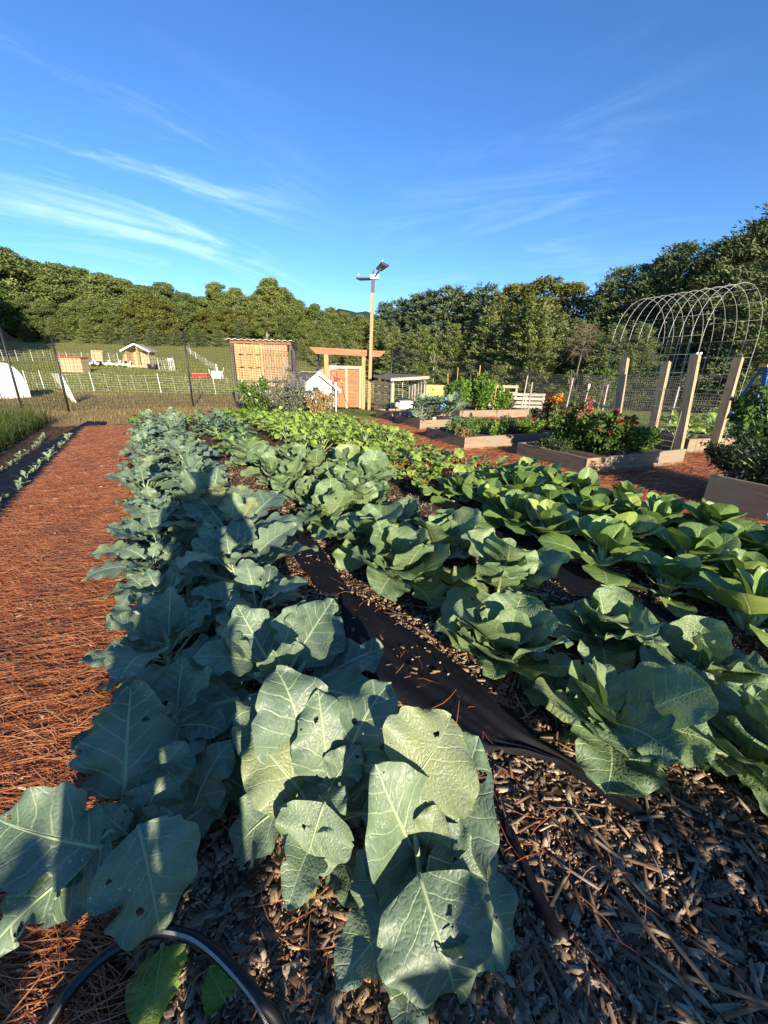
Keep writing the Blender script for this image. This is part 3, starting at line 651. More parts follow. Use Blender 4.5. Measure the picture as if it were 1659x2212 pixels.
def stem_mb(h, lean, r0=0.011):
    return MB().tube([(0, 0, -0.02), (lean[0]*.3, lean[1]*.3, h*.35), (lean[0]*.8, lean[1]*.8, h*.75), (lean[0], lean[1], h)], [r0*1.15, r0, r0*.85, r0*.5], 7)
def leafy(name, label, cat, group, loc, variants, seed, n, hmax, tmin, tmax, sc, stem_h):
    r = random.Random(seed); root = thing(name, label, cat, loc, group)
    lean = (r.uniform(-.04, .04), r.uniform(-.04, .04))
    put('stem', stem_mb(stem_h, lean).mesh('stem', True), M['stem'], root)
    a = r.random()*6.283
    for i in range(n):
        f = i/(n-1); a += 2.4 + r.uniform(-.3, .3); z = stem_h*(0.15 + 0.8*f)
        til = math.radians(tmin + (tmax - tmin)*f + r.uniform(-8, 8)); k = sc*(1.0 - 0.35*max(0, f-.55)/.45)*r.uniform(.85, 1.1)
        mw = Matrix.Translation((lean[0]*f, lean[1]*f, z)) @ Matrix.Rotation(a, 4, 'Z') @ Matrix.Rotation(til, 4, 'X') @ Matrix.Rotation(r.uniform(-.25, .25), 4, 'Y') @ Matrix.Scale(k, 4)
        put('leaf', variants[r.randrange(len(variants))], None, root, mw)
    return root

# hand-placed leaves of the three nearest collards: photo points for leaf base and tip, each at its own height above the soil
def hero(name, label, base, leaves, seed, material, group=None, cat='collard plant', extra=0):
    root = thing(name, label, cat, base, group); r = random.Random(seed)
    top = 0.0
    for (ax, ay, az_, bx, by, bz, wpx) in leaves:
        A, B = G(ax, ay, az_), G(bx, by, bz); mid = (A+B)/2; ch = (B-A).length
        camz = (mid - cam.location).dot(ray(829.5, 1106).normalized())
        Wd = wpx/F*camz*0.5*{1: 1.38, 2: 1.22}.get(seed, 1.0)
        e = r.uniform(12, 46); L = ch*1.05
        V, Fc, UV = leaf_arrays(L=L, Wd=Wd*1.04, pet=0, seed=r.randrange(10**6), e0=e, e1=-e, cup=r.uniform(-.02, .22), ruf=r.uniform(.04, .075), shape='collard' if seed != 3 else r.choice(('collard', 'lobecollard', 'lobecollard')), nt=52, nu=18, pw=0.005, edge=0.05 if seed == 3 else 0.022, bites=1.0 if seed == 3 else 0.45, curl=r.uniform(0, .15))
        tip = V[-8]; ly = math.hypot(tip[1], tip[2]); th = math.atan2(tip[2], tip[1])
        yv = (B-A).normalized(); nv = (cam.location - mid).normalized()*0.85 + Vector((0, 0, 1))*0.42
        nv = (nv - yv*nv.dot(yv)).normalized(); xv = yv.cross(nv).normalized()
        xv = (xv + nv*r.uniform(-.25, .25)).normalized(); nv = xv.cross(yv).normalized()
        R3 = np.array(Matrix((xv, yv, nv)).transposed()); V = (V*(ch/ly)) @ R3.T + np.array(A)
        # petiole from the crown of the plant to the blade
        P0 = base + Vector((r.uniform(-.015, .015), r.uniform(-.015, .015), min(az_*0.45, 0.10))); bend = (P0 + A)/2 + Vector((0, 0, 0.25*(A-P0).length))*0.4
        tb = MB().tube([P0, P0*.45 + bend*.55, bend*.6 + A*.4, A, A + yv*L*.12], [q_*min(1, L/.17) for q_ in (.0085, .0075, .0065, .0055, .002)], 6)
        mv = V.reshape(-1, 19, 3)[:, 9]; tb.tube([Vector(q) for q in mv[:45:4]], [.0044*min(1, L/.17)*(1 - .088*k) for k in range(len(mv[:45:4]))], 6)
        o = len(V); V = np.concatenate([V, np.array([tuple(p) for p in tb.v])]) - np.array(base)
        UV = np.concatenate([UV, np.tile([[0.0, 0.05]], (len(tb.v), 1))])
        m = bpy.data.meshes.new('leaf'); m.from_pydata(V.tolist(), [], [tuple(f) for f in Fc] + [tuple(i + o for i in f) for f in tb.f])
        l = m.uv_layers.new(name='UVMap'); vi = np.zeros(len(m.loops), np.int32); m.loops.foreach_get('vertex_index', vi); l.data.foreach_set('uv', UV.astype(np.float32)[vi].ravel())
        m.polygons.foreach_set('use_smooth', np.ones(len(m.polygons), bool)); m.update()
        put('leaf', m, material, root)
    if extra: put('stem', stem_mb(0.13, (0, 0), 0.013).mesh('stem', True), M['stem'], root)
    for i in range(extra):
        a = r.random()*6.283; mw = Matrix.Translation((0, 0, .05 + .012*i)) @ Matrix.Rotation(a, 4, 'Z') @ Matrix.Rotation(math.radians(r.uniform(-34, 0)), 4, 'X') @ Matrix.Rotation(r.uniform(-.3, .3), 4, 'Y') @ Matrix.Scale(r.uniform(.5, .8), 4)
        put('leaf', COL[r.randrange(len(COL))], None, root, mw)
    return root
cg = 'collards in the double row'
hero('collard_plant', 'large collard nearest the camera with broad upright leaves above the wood chips', G(905, 2000),
     [(905, 1850, .15, 775, 1690, .36, 165), (925, 1850, .16, 1085, 1645, .34, 172), (882, 1700, .29, 978, 1560, .36, 165), (905, 1890, .25, 985, 2125, .10, 185),
      (965, 1885, .22, 1105, 2050, .10, 150), (890, 1840, .15, 805, 2030, .06, 130), (920, 1830, .18, 945, 1735, .28, 70), (940, 1840, .14, 1000, 1740, .27, 60), (930, 1850, .20, 1060, 1900, .20, 110)], 1, M['collard'], cg, extra=8)
hero('collard_plant', 'collard with a fan of tall upright holed leaves just behind the nearest collard', G(705, 1830),
     [(655, 1640, .20, 610, 1440, .40, 150), (712, 1690, .18, 680, 1490, .38, 122), (752, 1660, .2, 838, 1468, .38, 130), (650, 1710, .18, 528, 1600, .27, 125),
      (700, 1735, .24, 655, 1870, .12, 152), (615, 1740, .2, 508, 1822, .08, 110), (720, 1690, .2, 770, 1600, .3, 75), (690, 1720, .2, 735, 1795, .2, 90), (640, 1690, .15, 590, 1640, .22, 60), (700, 1650, .2, 730, 1560, .3, 80)], 2, M['collard'], cg, extra=8)
hero('collard_plant', 'sprawling collard with torn leaves hanging over the straw path above the black hose', G(345, 1885),
     [(268, 1725, .26, 262, 1488, .40, 195), (300, 1800, .2, 335, 1672, .3, 155), (300, 1785, .29, 378, 1978, .14, 205), (215, 1830, .27, -14, 1790, .30, 200),
      (235, 1795, .28, 105, 1985, .14, 175), (205, 1850, .24, -5, 2045, .12, 80), (418, 1748, .13, 505, 1598, .24, 115), (320, 1800, .2, 385, 1745, .27, 85), (270, 1800, .25, 205, 1745, .3, 70), (330, 1690, .22, 390, 1590, .32, 90)], 3, M['collard'], cg, extra=8)
hero('collard_seedling', 'single young leaf lying on the chips under the black hose loop', G(352, 2030), [(352, 2050, .03, 335, 2235, .03, 125)], 4, M['mustard'], None, 'seedling')
hero('weed_seedling', 'small bright yellow green seedling inside the black hose loop', G(492, 2178), [(492, 2172, .02, 452, 2092, .045, 72), (485, 2150, .02, 505, 2120, .03, 25)], 5, M['celery'], None, 'seedling')

i = 0
for t_, s0, nm in ((-0.12, 1.15, 'outer collard line'), (0.32, 1.10, 'inner collard line')):
    s = s0; i = 0; r = random.Random(int(t_*100) + 900)
    while s < 9.7:
        near = s < 5.5
        loc = ST(s + r.uniform(-.05, .05), t_ + r.uniform(-.05, .05), 0.01)
        lab = 'blue green collard, %s in the %s' % (nth(i, 30), nm)
        small = 1.02 if t_ < 0 else (1.28 if s < 2.2 else 1.4 if s < 4 else 1.25)
        leafy('collard_plant', lab, 'collard plant', cg, loc, COL, 100 + i + int(t_*1000), 16 if near else 12, .4, -34, 14, r.uniform(.80, 1.14)*small, r.uniform(.17, .27))
        s += r.uniform(.46, .58) if t_ > 0 else r.uniform(.33, .43); i += 1
for t_, s0, s1, nm in ((1.14, 1.75, 6.1, 'left line'), (1.55, 1.30, 5.8, 'right line'), (1.90, 3.6, 5.0, 'short third line')):
    s = s0; i = 0; r = random.Random(int(t_*100))
    while s < s1:
        loc = ST(s + r.uniform(-.05, .05), t_ + r.uniform(-.06, .06), 0.01)
        lab = 'frilly green cabbage, %s in the %s' % (nth(i, 30), nm)
        leafy('cabbage_plant', lab, 'cabbage plant', 'cabbages in the middle rows', loc, CAB, 300 + i + int(t_*1000), 17 if s < 4 else 13, .3, -34, 16, r.uniform(1.0, 1.42), r.uniform(.09, .15))
        s += r.uniform(.46, .56); i += 1

for k, (x, y, sc_, lb) in enumerate(((1575, 1655, 1.5, 'wide spreading cabbage nearest the camera at the right frame edge'), (1290, 1590, 1.5, 'broad cabbage drooping over the wood chips beside the narrow fabric end'), (1075, 1450, 1.35, 'cabbage leaning over the widest part of the black fabric'), (1480, 1470, 1.35, 'cabbage behind the two nearest spreading cabbages'), (1290, 1400, 1.25, 'cabbage in the middle of the near cabbage cluster'))):
    leafy('cabbage_plant', lb, 'cabbage plant', 'cabbages in the middle rows', G(x, y, .01), CAB, 880 + k, 17, .3, -34, 12, sc_*.82, .10)
# smaller crops: a few built plants each, then copies of the thing and of each of its parts
def proto(name, cat, seed, n, kwf, material, hgt, stemmat=None, tilt=(-20, 20), spread=0.03, stemr=0.007):
    r = random.Random(seed); specs = []; a = r.random()*6.28
    for i in range(n):
        f = i/max(1, n-1); a += 2.4 + r.uniform(-.35, .35)
        specs.append((kwf(r, f), dict(az=a, tilt=math.radians(tilt[0] + (tilt[1]-tilt[0])*f + r.uniform(-9, 9)), roll=r.uniform(-.25, .25), loc=(-math.sin(a)*spread*(1-f), math.cos(a)*spread*(1-f), hgt*(0.1 + .8*f)), sc=r.uniform(.85, 1.1)*(1 - .3*f))))
    root = bpy.data.objects.new(name, None); root['category'] = cat
    m = join_leaves('foliage', specs); m.materials.append(material)
    o = bpy.data.objects.new('foliage', m); o.parent = root
    mb = MB()
    if stemmat is not None:
        for kw, tr in specs:      # stalks
            d = Vector((-math.sin(tr['az']), math.cos(tr['az']), 0)); p = Vector(tr['loc']); e = math.radians(kw['e0']) + tr['tilt']
            l = kw['pet']*tr['sc']*0.97
            mb.tube([p*.5, p + Vector((0, 0, 0.0)), p + (d*math.cos(e) + Vector((0, 0, math.sin(e))))*l], [stemr*1.5, stemr*1.25, stemr*.7], 6)
        ms = mb.mesh('stalks', True); ms.materials.append(stemmat); o2 = bpy.data.objects.new('stalks', ms); o2.parent = root
    return root
def spoon_kw(r, f): L = r.uniform(.15, .20); return dict(L=L, Wd=L*r.uniform(.46, .55), pet=r.uniform(.07, .10), seed=r.randrange(10**6), e0=r.uniform(42, 62) + 24*f, e1=r.uniform(-10, 35) + 40*f, cup=r.uniform(.1, .45), ruf=.015, shape='spoon', nt=12, nu=8, pw=.010, edge=.012, curl=r.uniform(0, .3))
def must_kw(r, f): L = r.uniform(.11, .17); return dict(L=L, Wd=L*r.uniform(.40, .5), pet=r.uniform(.07, .13), seed=r.randrange(10**6), e0=r.uniform(50, 75) + 10*f, e1=r.uniform(-50, 10), cup=r.uniform(.05, .35), ruf=.05, shape='lobed', nt=8, nu=5, pw=.004, edge=.07)
def chard_kw(r, f): L = r.uniform(.13, .19); return dict(L=L, Wd=L*r.uniform(.30, .38), pet=r.uniform(.10, .16), seed=r.randrange(10**6), e0=r.uniform(60, 80), e1=r.uniform(-70, 25), cup=r.uniform(0, .3), ruf=.07, shape='long', nt=10, nu=6, pw=.004, edge=.06)
def spin_kw(r, f): L = r.uniform(.09, .13); return dict(L=L, Wd=L*r.uniform(.34, .44), pet=r.uniform(.04, .09), seed=r.randrange(10**6), e0=r.uniform(40, 75), e1=r.uniform(-40, 40), cup=r.uniform(0.1, .4), ruf=.03, shape='spoon', nt=7, nu=5, pw=.004, edge=.03)
def kale_kw(r, f): L = r.uniform(.14, .21); return dict(L=L, Wd=L*r.uniform(.34, .44), pet=r.uniform(.06, .10), seed=r.randrange(10**6), e0=r.uniform(40, 70), e1=r.uniform(-45, 40), cup=r.uniform(0, .3), ruf=.06, shape='lobed', nt=8, nu=5, pw=.005, edge=.08)
def seed_kw(r, f): L = r.uniform(.05, .085); return dict(L=L, Wd=L*r.uniform(.28, .36), pet=r.uniform(.025, .05), seed=r.randrange(10**6), e0=r.uniform(55, 80), e1=r.uniform(0, 60), cup=r.uniform(0.1, .4), ruf=.03, shape='spoon', nt=6, nu=4, pw=.0025, edge=.03)
PR = dict(
    bok=[proto('bok_choy', 'bok choy', 40 + k, 15, spoon_kw, M['bok'], .06, M['bokstem'], (-24, 10), .03, .0075) for k in range(5)],
    must=[proto('mustard_plant', 'mustard plant', 50 + k, 15, must_kw, M['mustard'], .16, M['stem'], (-16, 8), .03, .004) for k in range(5)],
    chard=[proto('beet_plant', 'beet plant', 60 + k, 10, chard_kw, M['chard'], .04, M['redstem'], (-16, 6), .02, .004) for k in range(4)],
    spin=[proto('spinach_plant', 'spinach plant', 70 + k, 14, spin_kw, M['mustard'], .05, M['stem'], (-18, 6), .03, .003) for k in range(3)],
    kale=[proto('kale_plant', 'kale plant', 80 + k, 13, kale_kw, M['kale'], .18, M['stem'], (-20, 8), .03, .005) for k in range(3)],
    cel=[proto('celery_plant', 'celery plant', 90 + k, 13, must_kw, M['celery'], .08, M['stem'], (-8, 8), .03, .004) for k in range(3)],
    seed=[proto('seedling', 'seedling', 95 + k, 5, seed_kw, M['seedling'], .02, None, (-14, 14), .01, .002) for k in range(5)])
def crop_lines(key, lines, step, group, labfmt, r, sc=(.85, 1.12), jit=.05, zb=0.012):
    for t_, s0, s1, nm in lines:
        s = s0; i = 0
        while s < s1:
            p = PR[key][r.randrange(len(PR[key]))]
            copy_thing(p, ST(s + r.uniform(-jit, jit), t_ + r.uniform(-jit, jit), zb), r.random()*6.283, r.uniform(*sc), labfmt % (nth(i, 30), nm), group)
            s += step*r.uniform(.88, 1.12); i += 1
r = random.Random(77)
crop_lines('bok', [(2.56, -1.4, 2.9, 'fabric side line'), (3.06, -1.8, 2.95, 'middle line'), (3.42, -1.7, 3.0, 'third line'), (3.76, -1.2, 3.1, 'raised bed side line')], .37,
           'bok choy in the right-hand row', 'dark green bok choy, %s in the %s', r, (1.1, 1.5), .05)
crop_lines('chard', [(2.52, 3.0, 4.5, 'fabric side line'), (2.86, 3.1, 5.0, 'middle line'), (3.2, 3.3, 5.4, 'third line'), (3.55, 3.3, 5.2, 'straw side line')], .27,
           'beets behind the bok choy', 'glossy red stalked beet, %s in the %s', r, (1.2, 1.6), .05)
crop_lines('spin', [(2.40, 4.6, 5.8, 'cabbage side line'), (2.72, 4.7, 5.6, 'second line'), (3.02, 5.0, 5.7, 'third line'), (3.3, 5.3, 5.9, 'fourth line'), (3.62, 4.9, 5.5, 'straw side line')], .24,
           'spinach between the beets and the mustard', 'low bright green spinach, %s in the %s', r, (.9, 1.2), .04)
crop_lines('must', [(2.05, 5.9, 9.6, 'left line'), (2.38, 5.9, 9.8, 'second line'), (2.72, 5.7, 9.8, 'third line'), (3.06, 5.8, 9.6, 'fourth line'), (3.4, 5.6, 9.4, 'fifth line'), (3.74, 5.3, 8.8, 'right line')], .30,
           'mustard greens in the dense patch', 'bright green mustard, %s in the %s of the patch', r, (1.1, 1.45), .06)
crop_lines('kale', [(0.98, 7.7, 10.4, 'left line'), (1.36, 6.9, 10.6, 'right line')], .40, 'kale at the far end', 'grey green far kale, %s in the %s', r, (.95, 1.2), .06)
crop_lines('cel', [(1.02, 5.9, 7.3, 'chip path line'), (1.36, 6.0, 6.8, 'cabbage side line')], .3, 'celery behind the cabbages', 'bright leafy celery, %s in the %s', r, (.9, 1.1), .05)
crop_lines('cel', [(1.75, 9.6, 11.2, 'left line'), (2.1, 9.9, 11.4, 'middle line'), (2.45, 10.0, 11.6, 'right line')], .3, 'lettuces before the bushes', 'yellow green lettuce, %s in the %s', r, (1.0, 1.25), .06)
crop_lines('cel', [(-0.25, 9.9, 10.6, 'straw path end'), (0.75, 10.1, 11.0, 'fence side patch')], .3, 'bright weeds by the fence', 'bright leafy weed, %s at the %s', r, (.8, 1.1), .08)
crop_lines('seed', [(-1.28, 2.9, 8.7, 'straw side line'), (-1.62, 2.9, 8.8, 'grass side line')], .235,
           'seedlings in black fabric', 'pale seedling in black fabric, %s in the %s', r, (.7, 1.05), .03, .03)
for k, (px, py) in enumerate(((650, 1880), (850, 2095), (1275*0 + 560, 1750))):
    rr3 = random.Random(500 + k); specs = []
    for q in range(2):
        L = rr3.uniform(.05, .08); specs.append((dict(L=L, Wd=L*.35, pet=.02, seed=rr3.randrange(9999), e0=20, e1=-30, cup=.6, ruf=.18, shape='lobed', nt=9, nu=6, pw=.003, edge=.1), dict(az=rr3.random()*6.28, loc=(0, 0, .02 + .01*q))))
    o = put('withered_leaf', join_leaves('withered_leaf', specs), M['dead']); o.location = G(px, py, .018)
    tag(o, ['crumpled pale dead leaf under the fan of collard leaves', 'curled yellow dead leaf on the chips left of the drooping collard leaf', 'small dry leaf on the soil between the near collards'][k], 'dead leaf', 'dead leaves on the chips')

# black hose loop
pts = []
for px, py, z in ((70, 2260, .07), (160, 2130, .10), (240, 2055, .12), (330, 2015, .13), (400, 2020, .13), (455, 2050, .125), (510, 2100, .11), (560, 2160, .09), (612, 2250, .06)):
    pts.append(G(px, py, z))
def crspline(P, n=8):
    out = []
    for i in range(len(P)-1):
        p0, p1, p2, p3 = P[max(i-1, 0)], P[i], P[i+1], P[min(i+2, len(P)-1)]
        for k in range(n):
            t = k/n; out.append(0.5*((2*p1) + (p2-p0)*t + (2*p0-5*p1+4*p2-p3)*t*t + (3*p1-p0-3*p2+p3)*t**3))
    return out + [P[-1]]
hs = crspline([pts[0] + Vector((-.1, -.12, -.06))] + pts + [pts[-1] + Vector((.05, -.15, -.05))], 10)
hose = thing('garden_hose', 'thick black hose looping above the chips with a pale ribbed stripe', 'hose', G(340, 2015)); 
m, t, out = mat('hose_rubber'); principled(t, out, color=(0.010, 0.010, 0.011, 1), rough=0.38, spec=0.5)
MB().tube(hs, .0112, 14).build('pipe', m, hose, True)
rib = MB(); rst = []
fine = crspline([pts[0]] + pts[1:], 26)
toC = [(cam.location - p).normalized() for p in fine]
for i in range(60, len(fine)-2, 1):
    tg = (fine[i+1] - fine[i]).normalized(); inn = Vector((-.12, .55, 0)) - Vector((fine[i].x, fine[i].y, 0)); inn = (G(340, 2200) - fine[i]); inn.z = 0
    inn = (inn - tg*inn.dot(tg)).normalized(); up = tg.cross(inn).normalized(); up = up if up.z > 0 else -up
    nv = (inn*.45 + up*.9).normalized(); c = fine[i] + nv*.0106; sdv = tg.cross(nv).normalized()
    rib.bar(c - sdv*.0028, c + sdv*.0028, .0015, .002, nv)
rib.build('ribbed_stripe', flat('pale_ribbing', (0.48, 0.46, 0.40), 0.45, noise=.1), hose)

# ------------------------------------------------------------------ raised beds
BA = Vector((-0.430, 0.903, 0)).normalized(); BB = Vector((BA.y, -BA.x, 0))
def bed(label, c, la, lb, h, courses=1, far=False, ba=BA, bb=BB, material='pine'):
    """c = front left corner on the ground; la along ba (away), lb along bb (right)"""
    c = Vector((c.x, c.y, 0)); root = thing('raised_bed', label, 'raised bed', c, 'timber raised beds')
    th = 0.042; n = courses; hh = h/n
    for k in range(n):
        z = hh*(k + .5); g = 0.003
        for p0, p1 in ((c + ba*0.0, c + bb*lb), (c + ba*la, c + ba*la + bb*lb)):
            o = Vector((0, 0, z)); MB().bar(p0 + o, p1 + o, th, hh - g, (0, 0, 1)).build('board', M[material], root)
        for p0, p1 in ((c + ba*(th/2 + .001), c + ba*(la - th/2 - .001)), (c + bb*lb + ba*(th/2 + .001), c + bb*lb + ba*(la - th/2 - .001))):
            sh = bb*(th/2) if p0 is not None and (p0 - c).dot(bb) < .1 else -bb*(th/2)
            o = Vector((0, 0, z)); MB().bar(p0 + sh + o, p1 + sh + o, th, hh - g, (0, 0, 1)).build('board', M[material], root)
    cp = MB()
    for a in (th*1.1, la - th*1.1):
        for b in (th*1.7, lb - th*1.7): cp.bar(c + ba*a + bb*b, c + ba*a + bb*b + Vector((0, 0, h - .012)), .05, .05, BA)
    cp.build('corner_block', M[material], root)
    s = MB(); q = [c + ba*(th*.6) + bb*(th*1.1), c + ba*(th*.6) + bb*(lb - th*1.1), c + ba*(la - th*.6) + bb*(lb - th*1.1), c + ba*(la - th*.6) + bb*(th*1.1)]
    s.poly([p + Vector((0, 0, h - 0.06)) for p in q], 0.03, (0, 0, 1)); s.build('soil', M['soil'], root)
    return root
cD, cC = G(1258, 1030), G(1000, 976)
bed('grey timber raised bed holding the red salvia below the wire arch', cD, 1.23, 2.20, .25)
bed('sunlit timber raised bed of mixed herbs left of the red salvia bed', cC, 1.22, 2.15, .25)
pE = G(1516, 1101); cE = Vector((pE.x, pE.y, 0)) - BA*2.44
bed('tall timber raised bed with a pale top edge at the right frame edge', cE, 2.44, 1.3, .37, 1)
cB = G(991, 906); bed('timber raised bed of staked tomato plants in the back row', cB, 1.22, 2.6, .25)
cG = G(905, 932); bed('raised bed under the huge dark broccoli leaves', cG, 1.22, 1.5, .25)
cA = G(845, 912); bed('small bare raised bed with a solar lantern before the pallet bin', cA, 1.0, 1.3, .25)
cF = G(1478, 982); bed('timber raised bed of squash leaves behind the trellis posts', cF, 1.22, 1.9, .28, 2, ba=Vector((-.25, .97, 0)).normalized(), bb=Vector((.97, .25, 0)).normalized())

# ------------------------------------------------------------------ shrubs
def cards(P, dr, L, Wd, rs, fold=0.25):
    n = len(P); dr = dr/np.maximum(np.linalg.norm(dr, axis=1, keepdims=True), 1e-6)
    a = rs.normal(size=(n, 3)); sd_ = np.cross(dr, a); sd_ /= np.maximum(np.linalg.norm(sd_, axis=1, keepdims=True), 1e-6); nr = np.cross(sd_, dr)
    L = np.asarray(L)[:, None]; Wd = np.asarray(Wd)[:, None]
    V = np.stack([P - dr*L*.5, P + sd_*Wd*.5 + nr*Wd*fold, P + dr*L*.5, P - sd_*Wd*.5 + nr*Wd*fold], 1)
    return V.reshape(-1, 3), np.arange(n*4).reshape(n, 4)
def bush_mesh(seed, w, h, leaf, n, stems=9, low=0.12, droop=0.0, narrow=0.45, top=0.75):
    rs = np.random.RandomState(seed); mb = MB(); P, Dr = [], []
    tw = []
    for k in range(stems):
        a = rs.rand()*6.283; rr_ = w*.5*math.sqrt(rs.rand())*1.0; hh = h*(top + (1-top)*rs.rand())*(1 - .35*(rr_/(w*.5))**2)
        e = np.array([math.cos(a)*rr_, math.sin(a)*rr_, hh]); m_ = np.array([e[0]*.45, e[1]*.45, hh*.55]); pts = [np.zeros(3) + e*[.1, .1, 0], m_, e]
        mb.tube(pts, [h*.010 + .003, h*.007 + .002, .002], 5); tw.append(pts)
    per = n // stems
    for pts in tw:
        u = low + (1-low)*rs.rand(per)**.8; q = (1-u)[:, None]**2*pts[0] + 2*((1-u)*u)[:, None]*pts[1] + (u**2)[:, None]*pts[2]
        rad = w*narrow/ math.sqrt(stems)*(0.35 + 1.2*np.sin(np.pi*np.clip(u*.9 + .08, 0, 1)))
        o = rs.normal(size=(per, 3)); o /= np.linalg.norm(o, axis=1, keepdims=True); o *= (rs.rand(per, 1)**.45)*rad[:, None]
        p = q + o; p[:, 2] = np.maximum(p[:, 2], 0.02); P.append(p); d = o/np.maximum(rad[:, None], 1e-4) + rs.normal(size=(per, 3))*.5; d[:, 2] += .25 - droop; Dr.append(d)
    P, Dr = np.concatenate(P), np.concatenate(Dr); L = leaf*(.6 + .8*rs.rand(len(P)))
    V, Fc = cards(P, Dr, L, L*(.42 + .25*rs.rand(len(P))), rs)
    return raw_mesh('foliage', V, Fc), mb, P
def bush(name, label, cat, loc, seed, w, h, leaf, n, material, stemmat='stem', flowers=None, group=None, **kw):
    root = thing(name, label, cat, loc, group)
    m, mb, P = bush_mesh(seed, w, h, leaf, n, **kw); put('foliage', m, material, root); put('stems', mb.mesh('stems', True), M[stemmat], root)
    if flowers:
        fm, nf, fs, zmin, fname, spike = flowers; rs = np.random.RandomState(seed + 5); c = P[(P[:, 2] > zmin*h)]; c = c[rs.permutation(len(c))[:nf]]
        k = 10; fms = []
        for q_ in range(3):
            o = rs.normal(size=(k, 3))*fs*.5; o[:, 2] *= spike; o[:, 2] += fs*spike*.4
            V, Fc = cards(o, rs.normal(size=o.shape) + [0, 0, .4], np.full(k, fs*.8), np.full(k, fs*.65), rs); fms.append(raw_mesh(fname, V, Fc)); fms[-1].materials.append(fm)
        for q_, p_ in enumerate(c*[1.04, 1.04, 1.02]): put(fname, fms[q_ % 3], None, root, Matrix.Translation(p_) @ Matrix.Rotation(q_*1.3, 4, 'Z'))
    return root
M['bushgreen'] = foliage('shrub_leaf', [(0.035, 0.075, 0.015), (0.085, 0.15, 0.030), (0.16, 0.235, 0.05)])
M['bushbright'] = foliage('pepper_leaf', [(0.055, 0.12, 0.015), (0.13, 0.235, 0.030), (0.23, 0.35, 0.055)])
M['bushgrey'] = foliage('grey_shrub_leaf', [(0.065, 0.075, 0.050), (0.14, 0.15, 0.10), (0.22, 0.225, 0.16)])
M['bushdark'] = foliage('dark_herb_leaf', [(0.014, 0.030, 0.010), (0.032, 0.055, 0.018), (0.07, 0.095, 0.03)])
M['maroon'] = foliage('maroon_leaf', [(0.02, 0.012, 0.008), (0.05, 0.028, 0.014), (0.11, 0.06, 0.03)])
M['drybean'] = foliage('dry_vine_leaf', [(0.13, 0.075, 0.03), (0.28, 0.18, 0.07), (0.42, 0.33, 0.13)])
M['redflower'] = foliage('red_petal', [(0.40, 0.012, 0.012), (0.62, 0.04, 0.02), (0.70, 0.09, 0.05)], .2)
M['pinkflower'] = foliage('pink_petal', [(0.45, 0.05, 0.10), (0.60, 0.10, 0.16), (0.65, 0.16, 0.2)], .2)
M['orangeflower'] = foliage('orange_petal', [(0.55, 0.17, 0.01), (0.70, 0.28, 0.02), (0.75, 0.40, 0.05)], .2)
M['whiteflower'] = foliage('white_petal', [(0.60, 0.62, 0.45), (0.7, 0.72, 0.55), (0.75, 0.75, 0.6)], .2)
M['lavflower'] = foliage('lavender_petal', [(0.25, 0.18, 0.30), (0.36, 0.27, 0.42), (0.44, 0.36, 0.5)], .2)
bush('flowering_bush', 'round green bush dotted with pale flowers before the pallet shed', 'bush', G(556, 893), 1, 1.3, 1.1, .085, 3000, M['bushgreen'], flowers=(M['whiteflower'], 34, .06, .3, 'flower', 1))
bush('sage_bush', 'grey green feathery bush with lavender flower spikes between the pallet shed and white coop', 'bush', G(632, 899), 2, 1.8, 1.3, .06, 4800, M['bushgrey'], stems=26, flowers=(M['lavflower'], 40, .035, .6, 'flower', 3), top=.55)
bush('bean_vine', 'withered brown bean plant on stakes before the white coop', 'plant', G(694, 902), 3, .85, .85, .06, 1700, M['drybean'], stemmat='stem', stems=12, droop=.8, low=.05)
bush('sunflower_plant', 'pale leafy plant climbing before the white coop gable', 'plant', G(712, 898), 4, .40, .95, .06, 260, M['bushgrey'], stems=6)
def inbed(c, a, b, z): return Vector((c.x, c.y, 0)) + BA*a + BB*b + Vector((0, 0, z))
bush('salvia_bush', 'tall leafy bush with scarlet flowers spilling over the front of the grey timber bed', 'flowering bush', inbed(cD, .38, .85, .2), 11, 1.05, .62, .075, 3200, M['bushgreen'], stems=16, flowers=(M['redflower'], 34, .045, .05, 'flower', 1.3), low=.02)
bush('salvia_bush', 'loose green bush with pink flower spikes at the back left of the grey timber bed', 'flowering bush', inbed(cD, .85, .70, .2), 12, 1.0, .70, .065, 3000, M['bushgreen'], stems=16, flowers=(M['pinkflower'], 12, .05, .7, 'flower', 2))
bush('salvia_bush', 'grey green bush between the first two trellis posts', 'flowering bush', inbed(cD, .8, 1.40, .2), 13, 1.0, .52, .055, 3000, M['bushgrey'], stems=14)
bush('tomato_plant', 'small leafy vine at the foot of the cracked trellis post', 'plant', inbed(cD, .4, 1.72, .2), 14, .8, .36, .05, 2200, M['bushgreen'], stems=12)
bush('oregano_patch', 'low dark herb mat in the left end of the grey timber bed', 'herb', inbed(cD, .7, .28, .19), 15, .75, .16, .035, 1500, M['bushdark'], stems=14)
for k, (a, b, w, h, mt, lf, lb) in enumerate(((.5, .3, .8, .30, 'bushgreen', .045, 'leafy herb clump over the sunlit left corner of the herb bed'), (.75, .75, .8, .34, 'bushgreen', .035, 'wiry green herb clump second from the left in the herb bed'),
        (.4, 1.0, .65, .30, 'bushbright', .045, 'bright green mint clump in the middle of the herb bed'), (.6, 1.45, .75, .34, 'bushdark', .035, 'dark twiggy herb clump right of the mint clump'), (.45, 1.85, .7, .30, 'bushbright', .045, 'bright basil clump at the right end of the herb bed'), (.2, .12, .4, .22, 'drygrass', .05, 'dry trailing stems over the left end of the herb bed'))):
    bush('herb_clump', lb, 'herb', inbed(cC, a, b, .2), 20 + k, w, h, lf, 1500, M[mt], stems=16, top=.5)
